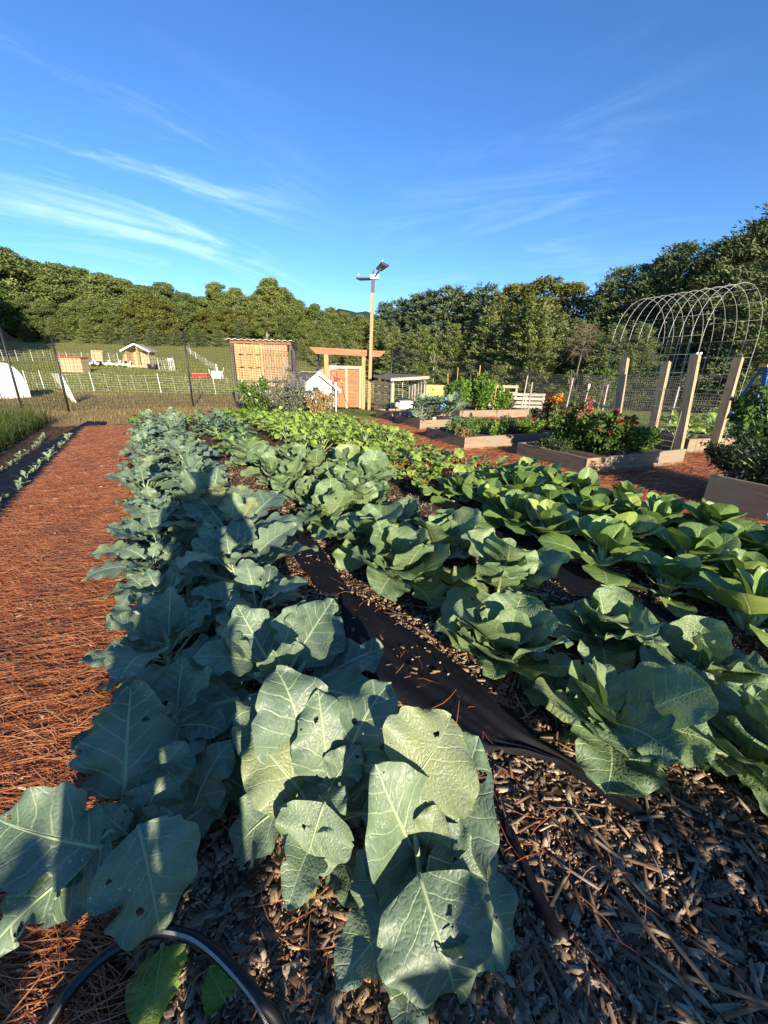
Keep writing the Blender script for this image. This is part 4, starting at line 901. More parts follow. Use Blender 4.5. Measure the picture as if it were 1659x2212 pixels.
for k, (a, b, w, h, lb) in enumerate(((.5, .15, .75, .95, 'leftmost staked pepper plant in the back row bed'), (.8, .65, .8, 1.15, 'second staked pepper plant in the back row bed'), (.5, 1.2, .8, 1.25, 'tallest bright pepper plant in the back row bed'), (.3, 1.7, .7, .8, 'low rounded pepper plant right of the tallest one'), (.9, 1.35, .8, 1.1, 'pepper plant half hidden behind the tallest one'))):
    bush('pepper_plant', lb, 'pepper plant', inbed(cB, a, b, .2), 30 + k, w, h, .095, 1700, M['bushbright' if k else 'bushgreen'], stems=12, group='staked plants in the back row')
    st = thing('plant_stake', 'thin pale wooden stake in the %s' % lb, 'stake', inbed(cB, a + .1, b - .15, .2), 'pepper plant stakes'); MB().bar((0, 0, -.1), (.08*(k-2)*.5, 0, h + .12 - .03*k), .025, .02).build('shaft', M['fresh'], st, world=False)
bush('leek_clump', 'blue green strappy leeks at the right end of the back row bed', 'leek', inbed(cB, .5, 2.3, .2), 41, .5, .4, .16, 220, M['bushgrey'], stems=14, narrow=.2)
pm = G(1195, 938); bush('amaranth_bush', 'dark maroon bush topped with orange flowers between the herb bed and the salvia', 'flowering bush', pm, 42, 1.15, .82, .06, 3400, M['maroon'], stems=18, low=.03, flowers=(M['orangeflower'], 26, .055, .82, 'flower', 1))
for k, (a, b) in enumerate(((.40, .30), (.75, .75), (.30, 1.0))):
    leafy('broccoli_plant', ['huge dark broccoli plant spilling over the left end of its bed', 'tall dark broccoli plant at the back of its bed', 'dark broccoli plant beside the black solar lantern'][k], 'broccoli', 'broccoli plants in the raised bed', inbed(cG, a, b, .19), COL, 700 + k, 20, .4, -30, 14, 1.75, .36)
for k, (a, b) in enumerate(((.3, .25), (.75, .6), (.35, 1.0), (.7, 1.4), (.3, 1.65))):
    p = PR['must'][k % 5]; cf = Vector((cF.x, cF.y, 0)) + Vector((-.25, .97, 0))*a + Vector((.97, .25, 0))*b + Vector((0, 0, .2))
    copy_thing(p, cf, k*1.3, 1.9, ['squash plant with big lobed leaves at the left end of the squash bed', 'squash plant at the back left of the squash bed', 'squash plant in the middle front of the squash bed', 'squash plant at the back right of the squash bed', 'squash plant beside the rightmost trellis post'][k], 'squash plants')['category'] = 'squash plant'
for k, (a, b, w, h, mt, lb) in enumerate(((2.15, .45, 1.1, .55, 'bushdark', 'dark feathery asparagus mass over the far end of the tall bed'), (1.5, .55, 1.1, .65, 'bushdark', 'dark feathery asparagus mass in the middle of the tall bed'), (2.45, 1.12, 1.0, 1.35, 'bushgreen', 'tall tomato vine at the right frame edge behind the tall bed'), (2.55, .75, .9, .5, 'bushdark', 'dark ferny clump just behind the tall bed'))):
    bush('asparagus_clump' if k != 2 else 'tomato_vine', lb, 'plant', Vector((cE.x, cE.y, 0)) + BA*a + BB*b + Vector((0, 0, .3)), 50 + k, w, h, .035 if k != 2 else .07, 4200, M[mt], stems=26, top=.4, low=.02, droop=.2, flowers=(M['orangeflower'], 8, .022, .3, 'berry', 1))

# ------------------------------------------------------------------ trellis: four posts and a bent wire panel
tp = G(1503, 766, 1.75)
for (x, y), (bx, by), Yp, lb in (((1351, 773), (1336, 893), 7.4, 'leftmost trellis post behind the red salvia'), ((1440, 780), (1408, 944), 6.7, 'second trellis post rising from the salvia bed'), ((1503, 766), (1464, 1003), 5.98, 'trellis post with a white cap at the front right corner of the salvia bed'), ((1596, 772), (1541, 975), 6.35, 'rightmost trellis post beside the blue ladder')):
    T = D(x, y, Yp); zt_ = T.z; q = D(bx, by, Yp); b = Vector((q.x, Yp, 0)); ln_ = Vector(((T.x - q.x)*zt_/(zt_ - q.z), 0, 0))*.8; b.x = T.x - ln_.x
    p = thing('trellis_post', lb, 'post', b, 'trellis posts'); lean = Vector((0, 0, 0))
    for o_, nm in ((-.0185, 'left_plank'), (.0185, 'right_plank')):
        MB().bar(BB*o_ + Vector((0, 0, -.05)), BB*o_ + ln_ + Vector((0, 0, zt_ - (.0 if o_ < 0 else .015))), .115, .034, BB).build('plank', M['post'], p, world=False)
    if 'white cap' in lb: MB().sphere(ln_ + Vector((0, -.02, zt_ + .01)), .02).sphere(ln_ + Vector((.05, -.02, zt_ + .015)), .02).build('pipe_cap', M['white'], p, True, world=False)
ax = Vector((-math.sin(math.radians(22)), math.cos(math.radians(22)), 0)); ac = Vector((ax.y, -ax.x, 0))
f0 = G(1449, 972, .22); span, topz = 1.30, 2.56
arch = thing('wire_arch', 'tall arch of bent galvanised cattle panel over the gap between two raised beds', 'garden arch', Vector((f0.x, f0.y, 0)))
def archpt(u, k):              # u in 0..1 around the hoop, k metres along the arch
    r_ = span/2; zs = topz - r_*1.12; Ls = zs - .1; tot = 2*Ls + math.pi*r_; s = u*tot
    if s < Ls: q = (0, .1 + s)
    elif s > tot - Ls: q = (span, .1 + (tot - s))
    else:
        a = (s - Ls)/r_; q = (r_ - r_*math.cos(a), zs + r_*1.12*math.sin(a))
    return Vector((f0.x, f0.y, 0)) + ac*q[0] + ax*k + Vector((0, 0, q[1]))
K = 10
for i in range(K):
    k = 1.45*i/(K-1)
    MB().tube([archpt(u/40, k) for u in range(41)], .0030, 6).build('hoop_wire', M['metal'], arch, True)
mbw = MB()
for j in range(23):
    u = j/22; mbw.tube([archpt(u, -.01), archpt(u, 1.46)], .0022, 5)
mbw.build('cross_wires', M['metal'], arch, True)

# ladder behind the arch
lp = D(1632, 900, 9.0); lx = Vector((1, .25, 0)).normalized(); ly = Vector((-.25, 1, 0)).normalized(); lz = D(1612, 792, 9.0).z
lad = thing('step_ladder', 'blue step ladder with a yellow top behind the rightmost trellis post', 'ladder', Vector((lp.x, lp.y, 0)))
for sgn, nm in ((-1, 'front'), (1, 'front')):
    MB().bar(lx*sgn*.24 + ly*-.3, lx*sgn*.17 + Vector((0, 0, lz)), .045, .08, ly).build('rail', M['blue'], lad, world=False)
    MB().bar(lx*sgn*.24 + ly*.55, lx*sgn*.19 + ly*.08 + Vector((0, 0, lz)), .035, .05, ly).build('rear_leg', M['blue'], lad, world=False)
for k in range(1, 7):
    f = k/7; MB().bar(-lx*(.235 - .06*f) + ly*(-.3 + .3*f) + Vector((0, 0, lz*f)), lx*(.235 - .06*f) + ly*(-.3 + .3*f) + Vector((0, 0, lz*f)), .08, .028).build('step', M['metal'], lad, world=False)
MB().box(Vector((0, 0, lz + .03)) + ly*.03, (.48, .16, .06), math.atan2(lx.y, lx.x)).build('top_cap', M['yellow'], lad, world=False)

# solar lanterns
def lantern(label, loc, tilt=0.0):
    r_ = thing('solar_lantern', label, 'lantern', loc, 'solar lanterns'); r_.rotation_euler = (0, tilt, 0)
    MB().tube([(0, 0, -.1), (0, 0, .16)], .008, 6).build('stake', M['black'], r_, world=False)
    MB().tube([(0, 0, .16), (0, 0, .17), (0, 0, .30), (0, 0, .305)], [.03, .042, .055, .05], 8).build('lens', M['glassy'], r_, True, world=False)
    c = MB(); 
    for k in range(4):
        a = k*math.pi/2 + .4; c.bar((.045*math.cos(a), .045*math.sin(a), .165), (.058*math.cos(a), .058*math.sin(a), .30), .006)
    c.build('cage', M['black'], r_, world=False)
    MB().tube([(0, 0, .305), (0, 0, .315), (0, 0, .335), (0, 0, .35)], [.085, .085, .05, .02], 12).build('cap', M['black'], r_, True, world=False)
lantern('black solar lantern leaning in the small bare raised bed', inbed(cA, .3, .25, .2), .2)
lantern('black solar lantern standing beside the broccoli bed', G(936, 928), 0)

# ------------------------------------------------------------------ fences
def netting(a0, a1, z0a, z1a, z0b, z1b, step, th, m, parent, sag=0.0, rows=None):
    mb = MB(); a0, a1 = Vector(a0), Vector(a1); L = (a1 - a0).length; n = int(L/step); rows = rows or int((z1a - z0a)/step)
    def pt(u, w): return a0.lerp(a1, u) + Vector((0, 0, (z0a + (z1a - z0a)*w)*(1-u) + (z0b + (z1b - z0b)*w)*u - sag*4*u*(1-u)*w**2))
    for i in range(n+1):
        u = i/n; ps = [pt(u, w/4) for w in range(5)]
        for k in range(4): mb.bar(ps[k], ps[k+1], th, th, (a1-a0))
    for j in range(rows+1):
        w = j/rows; ps = [pt(u/6, w) for u in range(7)]
        for k in range(6): mb.bar(ps[k], ps[k+1], th*(1.6 if j == rows else 1), th)
    mb.build('netting', m, parent)
pA, pB, pC = D(48, 885, 11.2), D(150, 893, 10.9), D(418, 882, 13.2)
posts = [(Vector((-16.5, 10.2, 0)), 2.15), (Vector((pA.x, pA.y, 0)), 2.12), (Vector((pB.x, pB.y, 0)), 1.86), (Vector((pC.x, pC.y, 0)), 2.28)]
pSh = D(644, 880, 13.3); posts.append((Vector((pSh.x, pSh.y, 0)), 2.1)); pG = D(690, 880, 13.9); posts.append((Vector((pG.x, pG.y, 0)), 1.9))
fen = thing('deer_fence', 'black net deer fence on thin black posts along the far left of the garden', 'fence', (posts[2][0].x, posts[2][0].y, 0))
for k, (p, h) in enumerate(posts):
    lean = Vector((.02, 0, 0)); MB().tube([p, p + lean*.5 + Vector((0, 0, h*.5)), p + lean + Vector((0, 0, h + .04))], .028 if k < 4 else .022, 8).build('post', M['black'], fen, True)
for k in range(len(posts)-1):
    (p, h), (q, g) = posts[k], posts[k+1]; netting(p, q, .05, h, .05, g, .085, .0058, M['net'], fen, sag=.28 if k == 1 else .06)
rposts = [D(842, 868, 15.0), D(1010, 872, 19.0), D(1134, 876, 21.0), D(1236, 880, 21.5), D(1480, 885, 21.0), D(1760, 890, 19.5)]
rposts = [Vector((p.x, p.y, TZ(p.x, p.y))) for p in rposts]; rh = [2.15, 2.15, 2.0, 1.85, 1.9, 2.0]
fen = thing('deer_fence', 'black net deer fence before the dark pines at the back right', 'fence', (rposts[1].x, rposts[1].y, rposts[1].z))
for p, h in zip(rposts, rh): MB().tube([p, p + Vector((.03, 0, h))], .026, 7).build('post', M['black'], fen, True)
for k in range(len(rposts)-1): netting(rposts[k], rposts[k+1], .05, rh[k], .05, rh[k+1], .10, .0065, M['net'], fen, sag=.15)
# low welded wire fence at the right
wps = [D(1140, 893, 13.5), D(1300, 893, 12.6), D(1450, 898, 12.0), D(1620, 905, 11.5), D(1800, 910, 11.0)]; wps = [Vector((p.x, p.y, TZ(p.x, p.y))) for p in wps]
fen = thing('wire_fence', 'low galvanised wire fence running behind the salvia and squash beds', 'fence', wps[1])
for p in wps: MB().bar(p, p + Vector((0, 0, 1.05)), .04, .04).build('post', M['greywood'], fen)
for k in range(len(wps)-1): netting(wps[k], wps[k+1], .03, .88, .03, .88, .065, .0022, M['darkmetal'], fen, rows=9)
for k, (x, y, Yd, h, lb) in enumerate(((1126, 880, 12.9, 1.25, 'thin grey stake right of the pepper plants'), (1222, 882, 12.4, 1.22, 'leaning grey stake behind the orange flowers'), (1258, 884, 12.2, .95, 'short stake with a white top behind the salvia'))):
    p = D(x, y, Yd); p.z = 0; s = thing('fence_stake', lb, 'stake', p, 'stakes behind the salvia'); MB().bar((0, 0, 0), (.06, 0, h), .03, .03).build('shaft', M['greywood'], s, world=False)
    if k == 2: MB().box((.06, 0, h + .05), (.05, .05, .12)).build('white_top', M['white'], s, world=False)

# electric netting in the pasture
def enet(label, pts, h, step=.55, rows=7, th=.006, posts_th=.02):
    pts = [Vector((p.x, p.y, TZ(p.x, p.y))) for p in pts]; f = thing('electric_net_fence', label, 'fence', pts[0], 'white electric net fences')
    for p in pts: MB().bar(p, p + Vector((-.05, 0, h + .06)), posts_th*1.1, posts_th*1.1).build('post', M['white'], f)
    mb = MB()
    for k in range(len(pts)-1):
        a, b = pts[k], pts[k+1]; n = max(2, int((b-a).length/step))
        for i in range(n+1):
            q = a.lerp(b, i/n); q.z = TZ(q.x, q.y); mb.bar(q + Vector((.06, 0, .02)), q + Vector((-.03, 0, h)), th, th)
        for j in range(rows+1):
            w = j/rows; prev = None
            for i in range(7):
                q = a.lerp(b, i/6); q.z = TZ(q.x, q.y) + .03 + (h - .03)*w - .08*math.sin(math.pi*i/6)*w
                if prev is not None: mb.bar(prev, q, th*.7, th*.7)
                prev = q
    mb.build('netting', M['wnet'], f)
enet('white electric net fence across the near pasture behind the deer fence', [D(x, 840, 19.0) for x in (-120, -30, 62, 96, 203, 347, 465, 520, 640)], .80)
enet('white electric net fence around the ducks and slatted boards', [D(x, y, 40) for x, y in ((134, 790), (150, 790), (182, 789), (206, 788), (240, 788), (258, 788))], 1.0, .6, 6, .009)
enet('white electric net fence along the shaded far left of the pasture', [D(x, y, 42) for x, y in ((-60, 790), (10, 784), (40, 783), (72, 782), (98, 778), (125, 776))], 1.0, .7, 5, .008)
enet('bunched white electric net fence right of the open shelter', [D(x, y, 36) for x, y in ((343, 792), (356, 793), (366, 793), (374, 794), (377, 794))], 1.0, .3, 6, .011)
enet('slack white electric net fence climbing the hill to the white tank', [D(468, 796, 34), D(446, 783, 42), D(424, 773, 50), D(413, 768, 56), D(402, 762, 62)], .7, 1.0, 3, .010, .03)
enet('white electric net fence behind the pallet shed and the gate', [D(x, y, 24) for x, y in ((640, 860), (672, 860), (705, 860), (850, 862), (870, 863), (895, 864), (925, 866), (990, 868))], 1.0, .35, 8, .007)

# ------------------------------------------------------------------ pallet shed
L0 = D(512, 886, 13.9); R0 = D(636, 886, 14.1); L0.z = R0.z = 0; sx = (R0 - L0).normalized(); sy = Vector((-sx.y, sx.x, 0)); w = (R0 - L0).length; hS = 2.10
shed = thing('pallet_shed', 'yellow pallet wood shed with a pale corrugated roof behind the deer fence', 'shed', L0)
def SP(a, b, z): return L0 + sx*a + sy*b + Vector((0, 0, z))
for a, b in ((.03, .05), (w-.03, .05), (.03, 1.15), (w-.03, 1.15)): MB().bar(SP(a, b, 0), SP(a, b, hS - (.02 if b < .5 else .25)), .08, .08, sx).build('post', M['darkwood'], shed)
mb = MB(); n = 11
for i in range(n):
    for za, zb_ in ((.04, .83), (.885, 1.26), (1.30, 1.67), (1.71, hS-.08)): mb.bar(SP(.13 + (w-.26)*(i+.5)/n, .06, za), SP(.13 + (w-.26)*(i+.5)/n, .06, zb_), (w-.26)/n - .010, .016, sy)
mb.build('backing_boards', M['pallet'], shed)
u = MB(); z0, z1 = .86, hS - .06; half = .13 + (w-.26)*.52
for i in range(4):
    a = .17 + (half-.2)*i/3; u.bar(SP(a, .032, z0), SP(a, .032, z1), .115 if i else .13, .02, sy)
for k in range(3): 
    z = (1.285, 1.69, z1 - .03)[k] + .035; u.bar(SP(.14, .046, z), SP(half - .02, .046, z), .03, .03, (0, 0, 1))
u.build('pallet', M['pallet'], shed)
u = MB()
for i in range(7): u.bar(SP(half + .06 + (w - half - .26)*i/6, .032, z0 + .01), SP(half + .06 + (w - half - .26)*i/6, .032, z1 - .02), .085, .02, sy)
for k in range(3): z = (1.285, 1.69, z1 - .03)[k] + .035; u.bar(SP(half + .03, .046, z), SP(w-.14, .046, z), .03, .03, (0, 0, 1))
u.build('pallet', M['palletgrey'], shed)
for q0, q1 in ((.12, w*.5 - .01), (w*.5 + .01, w - .12)):
    u = MB(); 
    for i in range(5): u.bar(SP(q0 + .05 + (q1-q0-.1)*i/4, .02, .03), SP(q0 + .05 + (q1-q0-.1)*i/4, .02, .84), .09, .02, sy)
    for z in (.06, .44, .82): u.bar(SP(q0, .003, z), SP(q1, .003, z), .07, .016, (0, 0, 1))
    u.build('pallet', M['greywood'], shed)
for a in (.0, w):
    u = MB()
    for k in range(9): u.bar(SP(a, .1 + .12*k, .03), SP(a, .1 + .12*k, hS - .1 - .02*k), .07, .02, sx)
    u.build('side_slats', M['greywood'] if a == 0 else M['darkwood'], shed)
MB().bar(SP(.0, .0, hS - .03), SP(w, .0, hS - .03), .05, .07).build('fascia', M['cedar'], shed)
NN = 60; Vv, Ff = [], []
for i in range(NN+1):
    a = -.14 + (w + .2)*i/NN
    for b in (-.14, 1.35): Vv.append(SP(a, b, hS + .04 + .018*math.cos(2*math.pi*a/.2) - .16*(b + .14)))
for i in range(NN): Ff.append((2*i, 2*i+1, 2*i+3, 2*i+2))
mb = MB(); mb.add(Vv, Ff); mb.add([v + Vector((0, 0, .012)) for v in Vv], [tuple(reversed(f)) for f in Ff])
for b_ in (0, 1): mb.add([p + o_ for i in range(NN+1) for p, o_ in ((Vv[2*i+b_], Vector()), (Vv[2*i+b_], Vector((0, 0, .012))))], [(2*i, 2*i+1, 2*i+3, 2*i+2) for i in range(NN)])
mb.build('roof', M['tin'], shed)

# ------------------------------------------------------------------ gate, pole lamp
g0, g1 = D(708, 888, 13.4), D(783, 888, 13.75); g0.z = g1.z = 0; gx = (g1 - g0).normalized(); gy = Vector((-gx.y, gx.x, 0)); gw = (g1-g0).length
gate = thing('garden_gate', 'closed board gate under a heavy cedar beam with slanted ends', 'gate', g0)
def GP(a, b, z): return g0 + gx*a + gy*b + Vector((0, 0, z))
zb = D(706, 764, 13.4).z; zb2 = D(800, 768, 13.8).z
MB().bar(GP(-.02, 0, 0), GP(-.02, 0, zb), .14, .14, gx).build('post', M['fresh'], gate)
MB().bar(GP(gw + .02, 0.0, 0), GP(gw + .02, 0, zb2), .09, .12, gx).build('post', M['fresh'], gate)
l_, r__ = D(668, 752, 13.3), D(832, 764, 13.9)
MB().bar(GP((l_-g0).dot(gx) + .08, -.02, zb + .08), GP((r__-g0).dot(gx) - .08, -.02, zb2 + .06), .12, .19, (0, 0, 1), skew=.10).build('beam', M['cedar'], gate)
dt = D(745, 790, 13.5).z; d0, d1 = .09, gw - .05
dm = MB(); nb = 11
for i in range(nb): dm.bar(GP(d0 + .02, .0, .08 + (dt-.2)*(i+.5)/nb), GP(d1 - .02, 0, .08 + (dt-.2)*(i+.5)/nb), .03, (dt-.2)/nb - .006, (0, 0, 1))
door = dm.build('door', M['cedar'], gate)
for a in (d0 + .04, (d0+d1)/2 + .02, d1 - .04): MB().bar(GP(a, -.026, .05), GP(a, -.026, dt - .10), .085, .02, gy).build('stile', M['post'], door)
MB().bar(GP(d0 - .01, -.022, dt - .05), GP(d1 + .01, -.022, dt - .05), .03, .10, (0, 0, 1)).build('top_rail', M['greywood'], door)
MB().bar(GP(d0 + .04, -.05, dt - .45), GP(d0 + .04, -.05, dt - .15), .03, .02, gy).build('latch', M['black'], door)
pb = D(797, 886, 13.55); pb.z = 0; pt = D(806, 603, 13.55); hp = pt.z
pole = thing('lamp_pole', 'tall square timber pole carrying two solar street lamps beside the gate', 'lamp pole', pb)
top = Vector((pt.x - pb.x, 0, hp))
MB().bar((0, 0, 0), top, .10, .10, (1, 0, 0)).build('post', M['fresh'], pole, world=False)
MB().bar(top*.905, top*1.0 + Vector((0, 0, .02)), .11, .11, (1, 0, 0)).build('metal_sleeve', M['lampdark'], pole, world=False)
MB().box(top + Vector((.05, -.02, .05)), (.25, .15, .12)).build('bracket_box', M['white'], pole, world=False)
MB().tube([top + Vector((.06, -.08, .04)), top + Vector((.24, -.22, .26))], .026, 8).build('lamp_arm', M['lampdark'], pole, True, world=False)
def lamphead(c, e1, e2, nrm, lw, ll, parent):
    e1, e2, nrm = Vector(e1).normalized(), Vector(e2).normalized(), Vector(nrm).normalized(); c = Vector(c)
    hb = MB().poly([c - e1*ll*.5 - e2*lw*.36, c + e1*ll*.5 - e2*lw*.5, c + e1*ll*.5 + e2*lw*.5, c - e1*ll*.5 + e2*lw*.36], .04, nrm).build('lamp_head', M['lampdark'], parent, world=False)
    lens = MB()
    for i in range(2):
        for j in range(3):
            q = c + e2*lw*(-.2 + .4*i) + e1*ll*(-.28 + .24*j) - nrm*.042; a, b = e1*ll*.10, e2*lw*.15
            lens.poly([q - a - b, q + a - b, q + a + b, q - a + b], -.006, nrm)
    lens.build('led_panel', M['metal'], hb, world=False)
    q = c + e1*ll*.40 - nrm*.042; a, b = e1*ll*.07, e2*lw*.42
    MB().poly([q - a - b, q + a - b, q + a + b, q - a + b], -.006, nrm).build('pale_strip', M['tin'], hb, world=False)
    MB().tube([c + e1*ll*.35 - e2*lw*.3, c + e1*ll*.38 - e2*lw*.3 + nrm*.07, c + e1*ll*.36 - e2*lw*.32 + nrm*.13], [.014, .024, .010], 8).build('antenna_knob', M['metal'], hb, True, world=False)
e1 = Vector((.55, -.78, .26)).normalized(); e2 = Vector((.84, .5, -.16)); e2 = (e2 - e1*e2.dot(e1)).normalized(); nn = e1.cross(e2).normalized(); nn = nn if nn.z > 0 else -nn
lamphead(top + Vector((.27, -.27, .29)), e1, e2, nn, .27, .36, pole)
lamphead(top + Vector((-.27, .12, .04)), (-1, .5, .06), (.5, 1, 0), (0.05, -.05, 1), .27, .46, pole)
MB().tube([top + Vector((-.02, 0, .14)), top + Vector((.0, 0, .18)), top + Vector((.03, 0, .26))], [.018, .024, .010], 6).build('antenna_knob', M['lampdark'], pole, True, world=False)

# water hydrant
hy = D(726, 890, 12.6); hy.z = 0; hyd = thing('yard_hydrant', 'red handled yard hydrant on a white pipe before the gate', 'hydrant', hy)
MB().tube([(0, 0, 0), (0, 0, .95)], .024, 8).build('pipe', M['white'], hyd, True, world=False)
MB().tube([(0, 0, .93), (0, 0, 1.06)], .045, 8).tube([(0, 0, 1.02), (.16, -.02, 1.0)], .03, 6).build('head', M['red'], hyd, True, world=False)
MB().tube([(-.03, 0, 1.05), (-.12, 0, 1.12), (-.11, 0, 1.24), (.02, 0, 1.26), (.05, 0, 1.08)], .016, 6).build('handle', M['red'], hyd, True, world=False)
MB().tube([(.16, -.02, 1.0), (.2, -.03, .9)], .02, 6).build('nozzle', M['yellow'], hyd, True, world=False)
gh = thing('water_hose', 'thin dark hose hanging from the red hydrant to the grass', 'hose', hy + Vector((.2, -.03, .9)))
MB().tube(crspline([Vector(q) for q in ((0, 0, 0), (.04, -.02, -.25), (.16, -.04, -.6), (.42, -.06, -.88), (1.2, -.4, -.885))], 8), .011, 6).build('tube', M['black'], gh, True, world=False)

# white coop with grey roof
k0 = D(688, 889, 12.7); k0.z = 0; coop = thing('chicken_coop', 'small white coop with a steep grey shingle roof left of the gate', 'coop', k0)
cx_, cy_ = Vector((.80, .60, 0)).normalized(), Vector((-.60, .80, 0)).normalized()
def CP(a, b, z): return k0 + cx_*a + cy_*b + Vector((0, 0, z))
gh_, eave, hw, dp = 1.12, .72, .56, 1.0
MB().poly([CP(-hw, 0, .1), CP(hw, 0, .1), CP(hw, 0, eave), CP(0, 0, gh_), CP(-hw, 0, eave)], .03, (-cy_)).build('gable_wall', M['white'], coop)
MB().poly([CP(-hw, dp, .1), CP(-hw, 0.035, .1), CP(-hw, 0.035, eave), CP(-hw, dp, eave)], .03, (-cx_)).build('side_wall', M['white'], coop)
MB().poly([CP(hw, .035, .1), CP(hw, dp, .1), CP(hw, dp, eave), CP(hw, .035, eave)], .03, cx_).build('side_wall', M['white'], coop)
sl = Vector((0, 0, 1))
for sg in (-1, 1):
    n_ = (cx_*sg*(gh_-eave) + Vector((0, 0, hw))).normalized()
    MB().poly([CP(0, -.10, gh_ + .05), CP(0, dp + .1, gh_ + .05), CP(sg*(hw+.18), dp + .1, eave - .08), CP(sg*(hw+.18), -.10, eave - .08)][::1 if sg > 0 else -1], .04, n_).build('roof_panel', M['roofgrey'], coop)
    MB().bar(CP(0, -.12, gh_ + .045), CP(sg*(hw+.2), -.12, eave - .1), .03, .09, (0, 0, 1)).build('barge_board', M['white'], coop)
MB().bar(CP(0, -.12, gh_ + .075), CP(0, dp + .1, gh_ + .075), .12, .02, (0, 0, 1)).build('ridge_cap', M['white'], coop)
MB().box(CP(-.08, -.012, .68), (.20, .02, .14), math.atan2(cx_.y, cx_.x)).build('window', M['lampdark'], coop)
q = D(700, 860, 22); q.z = TZ(q.x, q.y); bh = thing('field_hutch', 'pale slatted hutch with a sloping dark roof behind the gate post', 'hutch', q)
MB().poly([(-.35, 0, .0), (.7, 0, .0), (.7, 0, 1.55), (-.35, 0, 1.25)], 1.0, (0, -1, 0)).build('body', M['post'], bh, world=False)
MB().bar((-.42, .45, 1.27), (.8, .45, 1.62), 1.15, .05, (0, 0, 1)).build('roof', M['roofgrey'], bh, world=False)

# pallet bin right of the pole
b0 = D(808, 888, 13.2); b0.z = 0; b1 = D(843, 888, 12.7); b1.z = 0; bx_ = (b1-b0).normalized(); bw_ = (b1-b0).length
bn = thing('pallet_bin', 'open pallet compost bin with a flat board roof right of the lamp pole', 'compost bin', b0); by_ = Vector((.86, .5, 0)).normalized()
u = MB()
for k in range(5): u.bar(b0 + Vector((0, 0, .1 + .2*k)), b1 + Vector((0, 0, .1 + .2*k)), .02, .12, (0, 0, 1))
for f in (.1, .5, .9): u.bar(b0.lerp(b1, f) + Vector((.0, .06, 0)), b0.lerp(b1, f) + Vector((0, .06, 1.06)), .05, .09, bx_)
u.build('left_pallet', M['darkwood'], bn)
MB().bar(b1 + Vector((.05, 0, 0)), b1 + Vector((.05, 0, .92)), .12, .05, bx_).build('front_post', M['hosewhite'], bn)
be = b1 + by_*1.15; u = MB()
for k in range(6): u.bar(be + by_*.0 + Vector((-.35 + .09*k, .35 - .10*k, 0)), be + Vector((-.35 + .09*k, .35 - .10*k, 1.02)), .06, .02, bx_)
for z in (.1, .5, .95): u.bar(be + Vector((-.38, .42, z)), be + Vector((.13, -.2, z)), .05, .04)
u.build('right_pallet', M['greywood'], bn)
MB().poly([b0 + Vector((-.05, -.1, 1.14)), b1 + Vector((.02, -.1, 1.06)), be + Vector((.2, -.25, 1.16)), be + Vector((-.3, .55, 1.2)), b0 + Vector((.6, .9, 1.2))], .05, (0, 0, 1)).build('roof', M['darkwood'], bn)
MB().bar(b1 + Vector((-.02, -.12, 1.03)), be + Vector((.22, -.27, 1.12)), .03, .09, (0, 0, 1)).build('fascia', M['greywood'], bn)

# yellow sign, flag, tub and other small things behind the beds
q = D(938, 868, 15.5); sg = thing('yellow_sign', 'yellow notice board in a pale wood frame behind the broccoli', 'sign', Vector((q.x, q.y, TZ(q.x, q.y)))); z_ = D(938, 847, 15.5).z - TZ(q.x, q.y)
MB().box((0, 0, z_), (.62, .02, .42)).build('panel', flat('yellow_sign_panel', (.62, .44, .09), .5, noise=.05), sg, world=False)
fr = MB(); fr.bar((-.35, -.005, z_ - .24), (.35, -.005, z_ - .24), .05, .05).bar((-.35, -.005, z_ + .24), (.35, -.005, z_ + .24), .05, .05).bar((-.335, -.005, z_ - .213), (-.335, -.005, z_ + .213), .05, .05).bar((.335, -.005, z_ - .213), (.335, -.005, z_ + .213), .05, .05); fr.build('frame', M['pallet'], sg, world=False)
MB().bar((-.28, .04, -.05), (-.28, .04, z_), .05, .05).bar((.28, .04, -.05), (.28, .04, z_), .05, .05).build('legs', M['post'], sg, world=False)
eb = MB(); rsx = random.Random(3); eb.box((-.06, -.013, z_ + .10), (.12, .004, .05)).box((-.12, -.013, z_ + .12), (.04, .004, .05)).box((.0, -.013, z_ + .08), (.02, .004, .06)).box((-.1, -.013, z_ + .07), (.02, .004, .06))
for k in range(3): eb.box((rsx.uniform(-.03, .03), -.013, z_ - .02 - .06*k), (.34 - .06*k, .004, .02))
eb.build('dark_emblem', flat('sign_ink', (.20, .12, .02), .6), sg, world=False)
q = D(945, 876, 12.2); q.z = 0; fl = thing('leaning_flag', 'white cloth tied on a slanting pale pole behind the broccoli', 'flag', q)
p1_ = D(983, 829, 12.2) - q; MB().tube([(-.1, 0, .1), p1_], .018, 6).build('pole', M['white'], fl, True, world=False)
cl = []; 
for a, b, dz in ((.62, 0, 0), (.9, 0, 0), (.86, .02, -.10), (.74, .05, -.26), (.60, .02, -.16)): cl.append(Vector((-.1, 0, .1)).lerp(p1_, a) + Vector((b, -.03, dz)))
MB().poly(cl, .02, (0, -1, 0)).build('cloth', M['tarp'], fl, world=False)
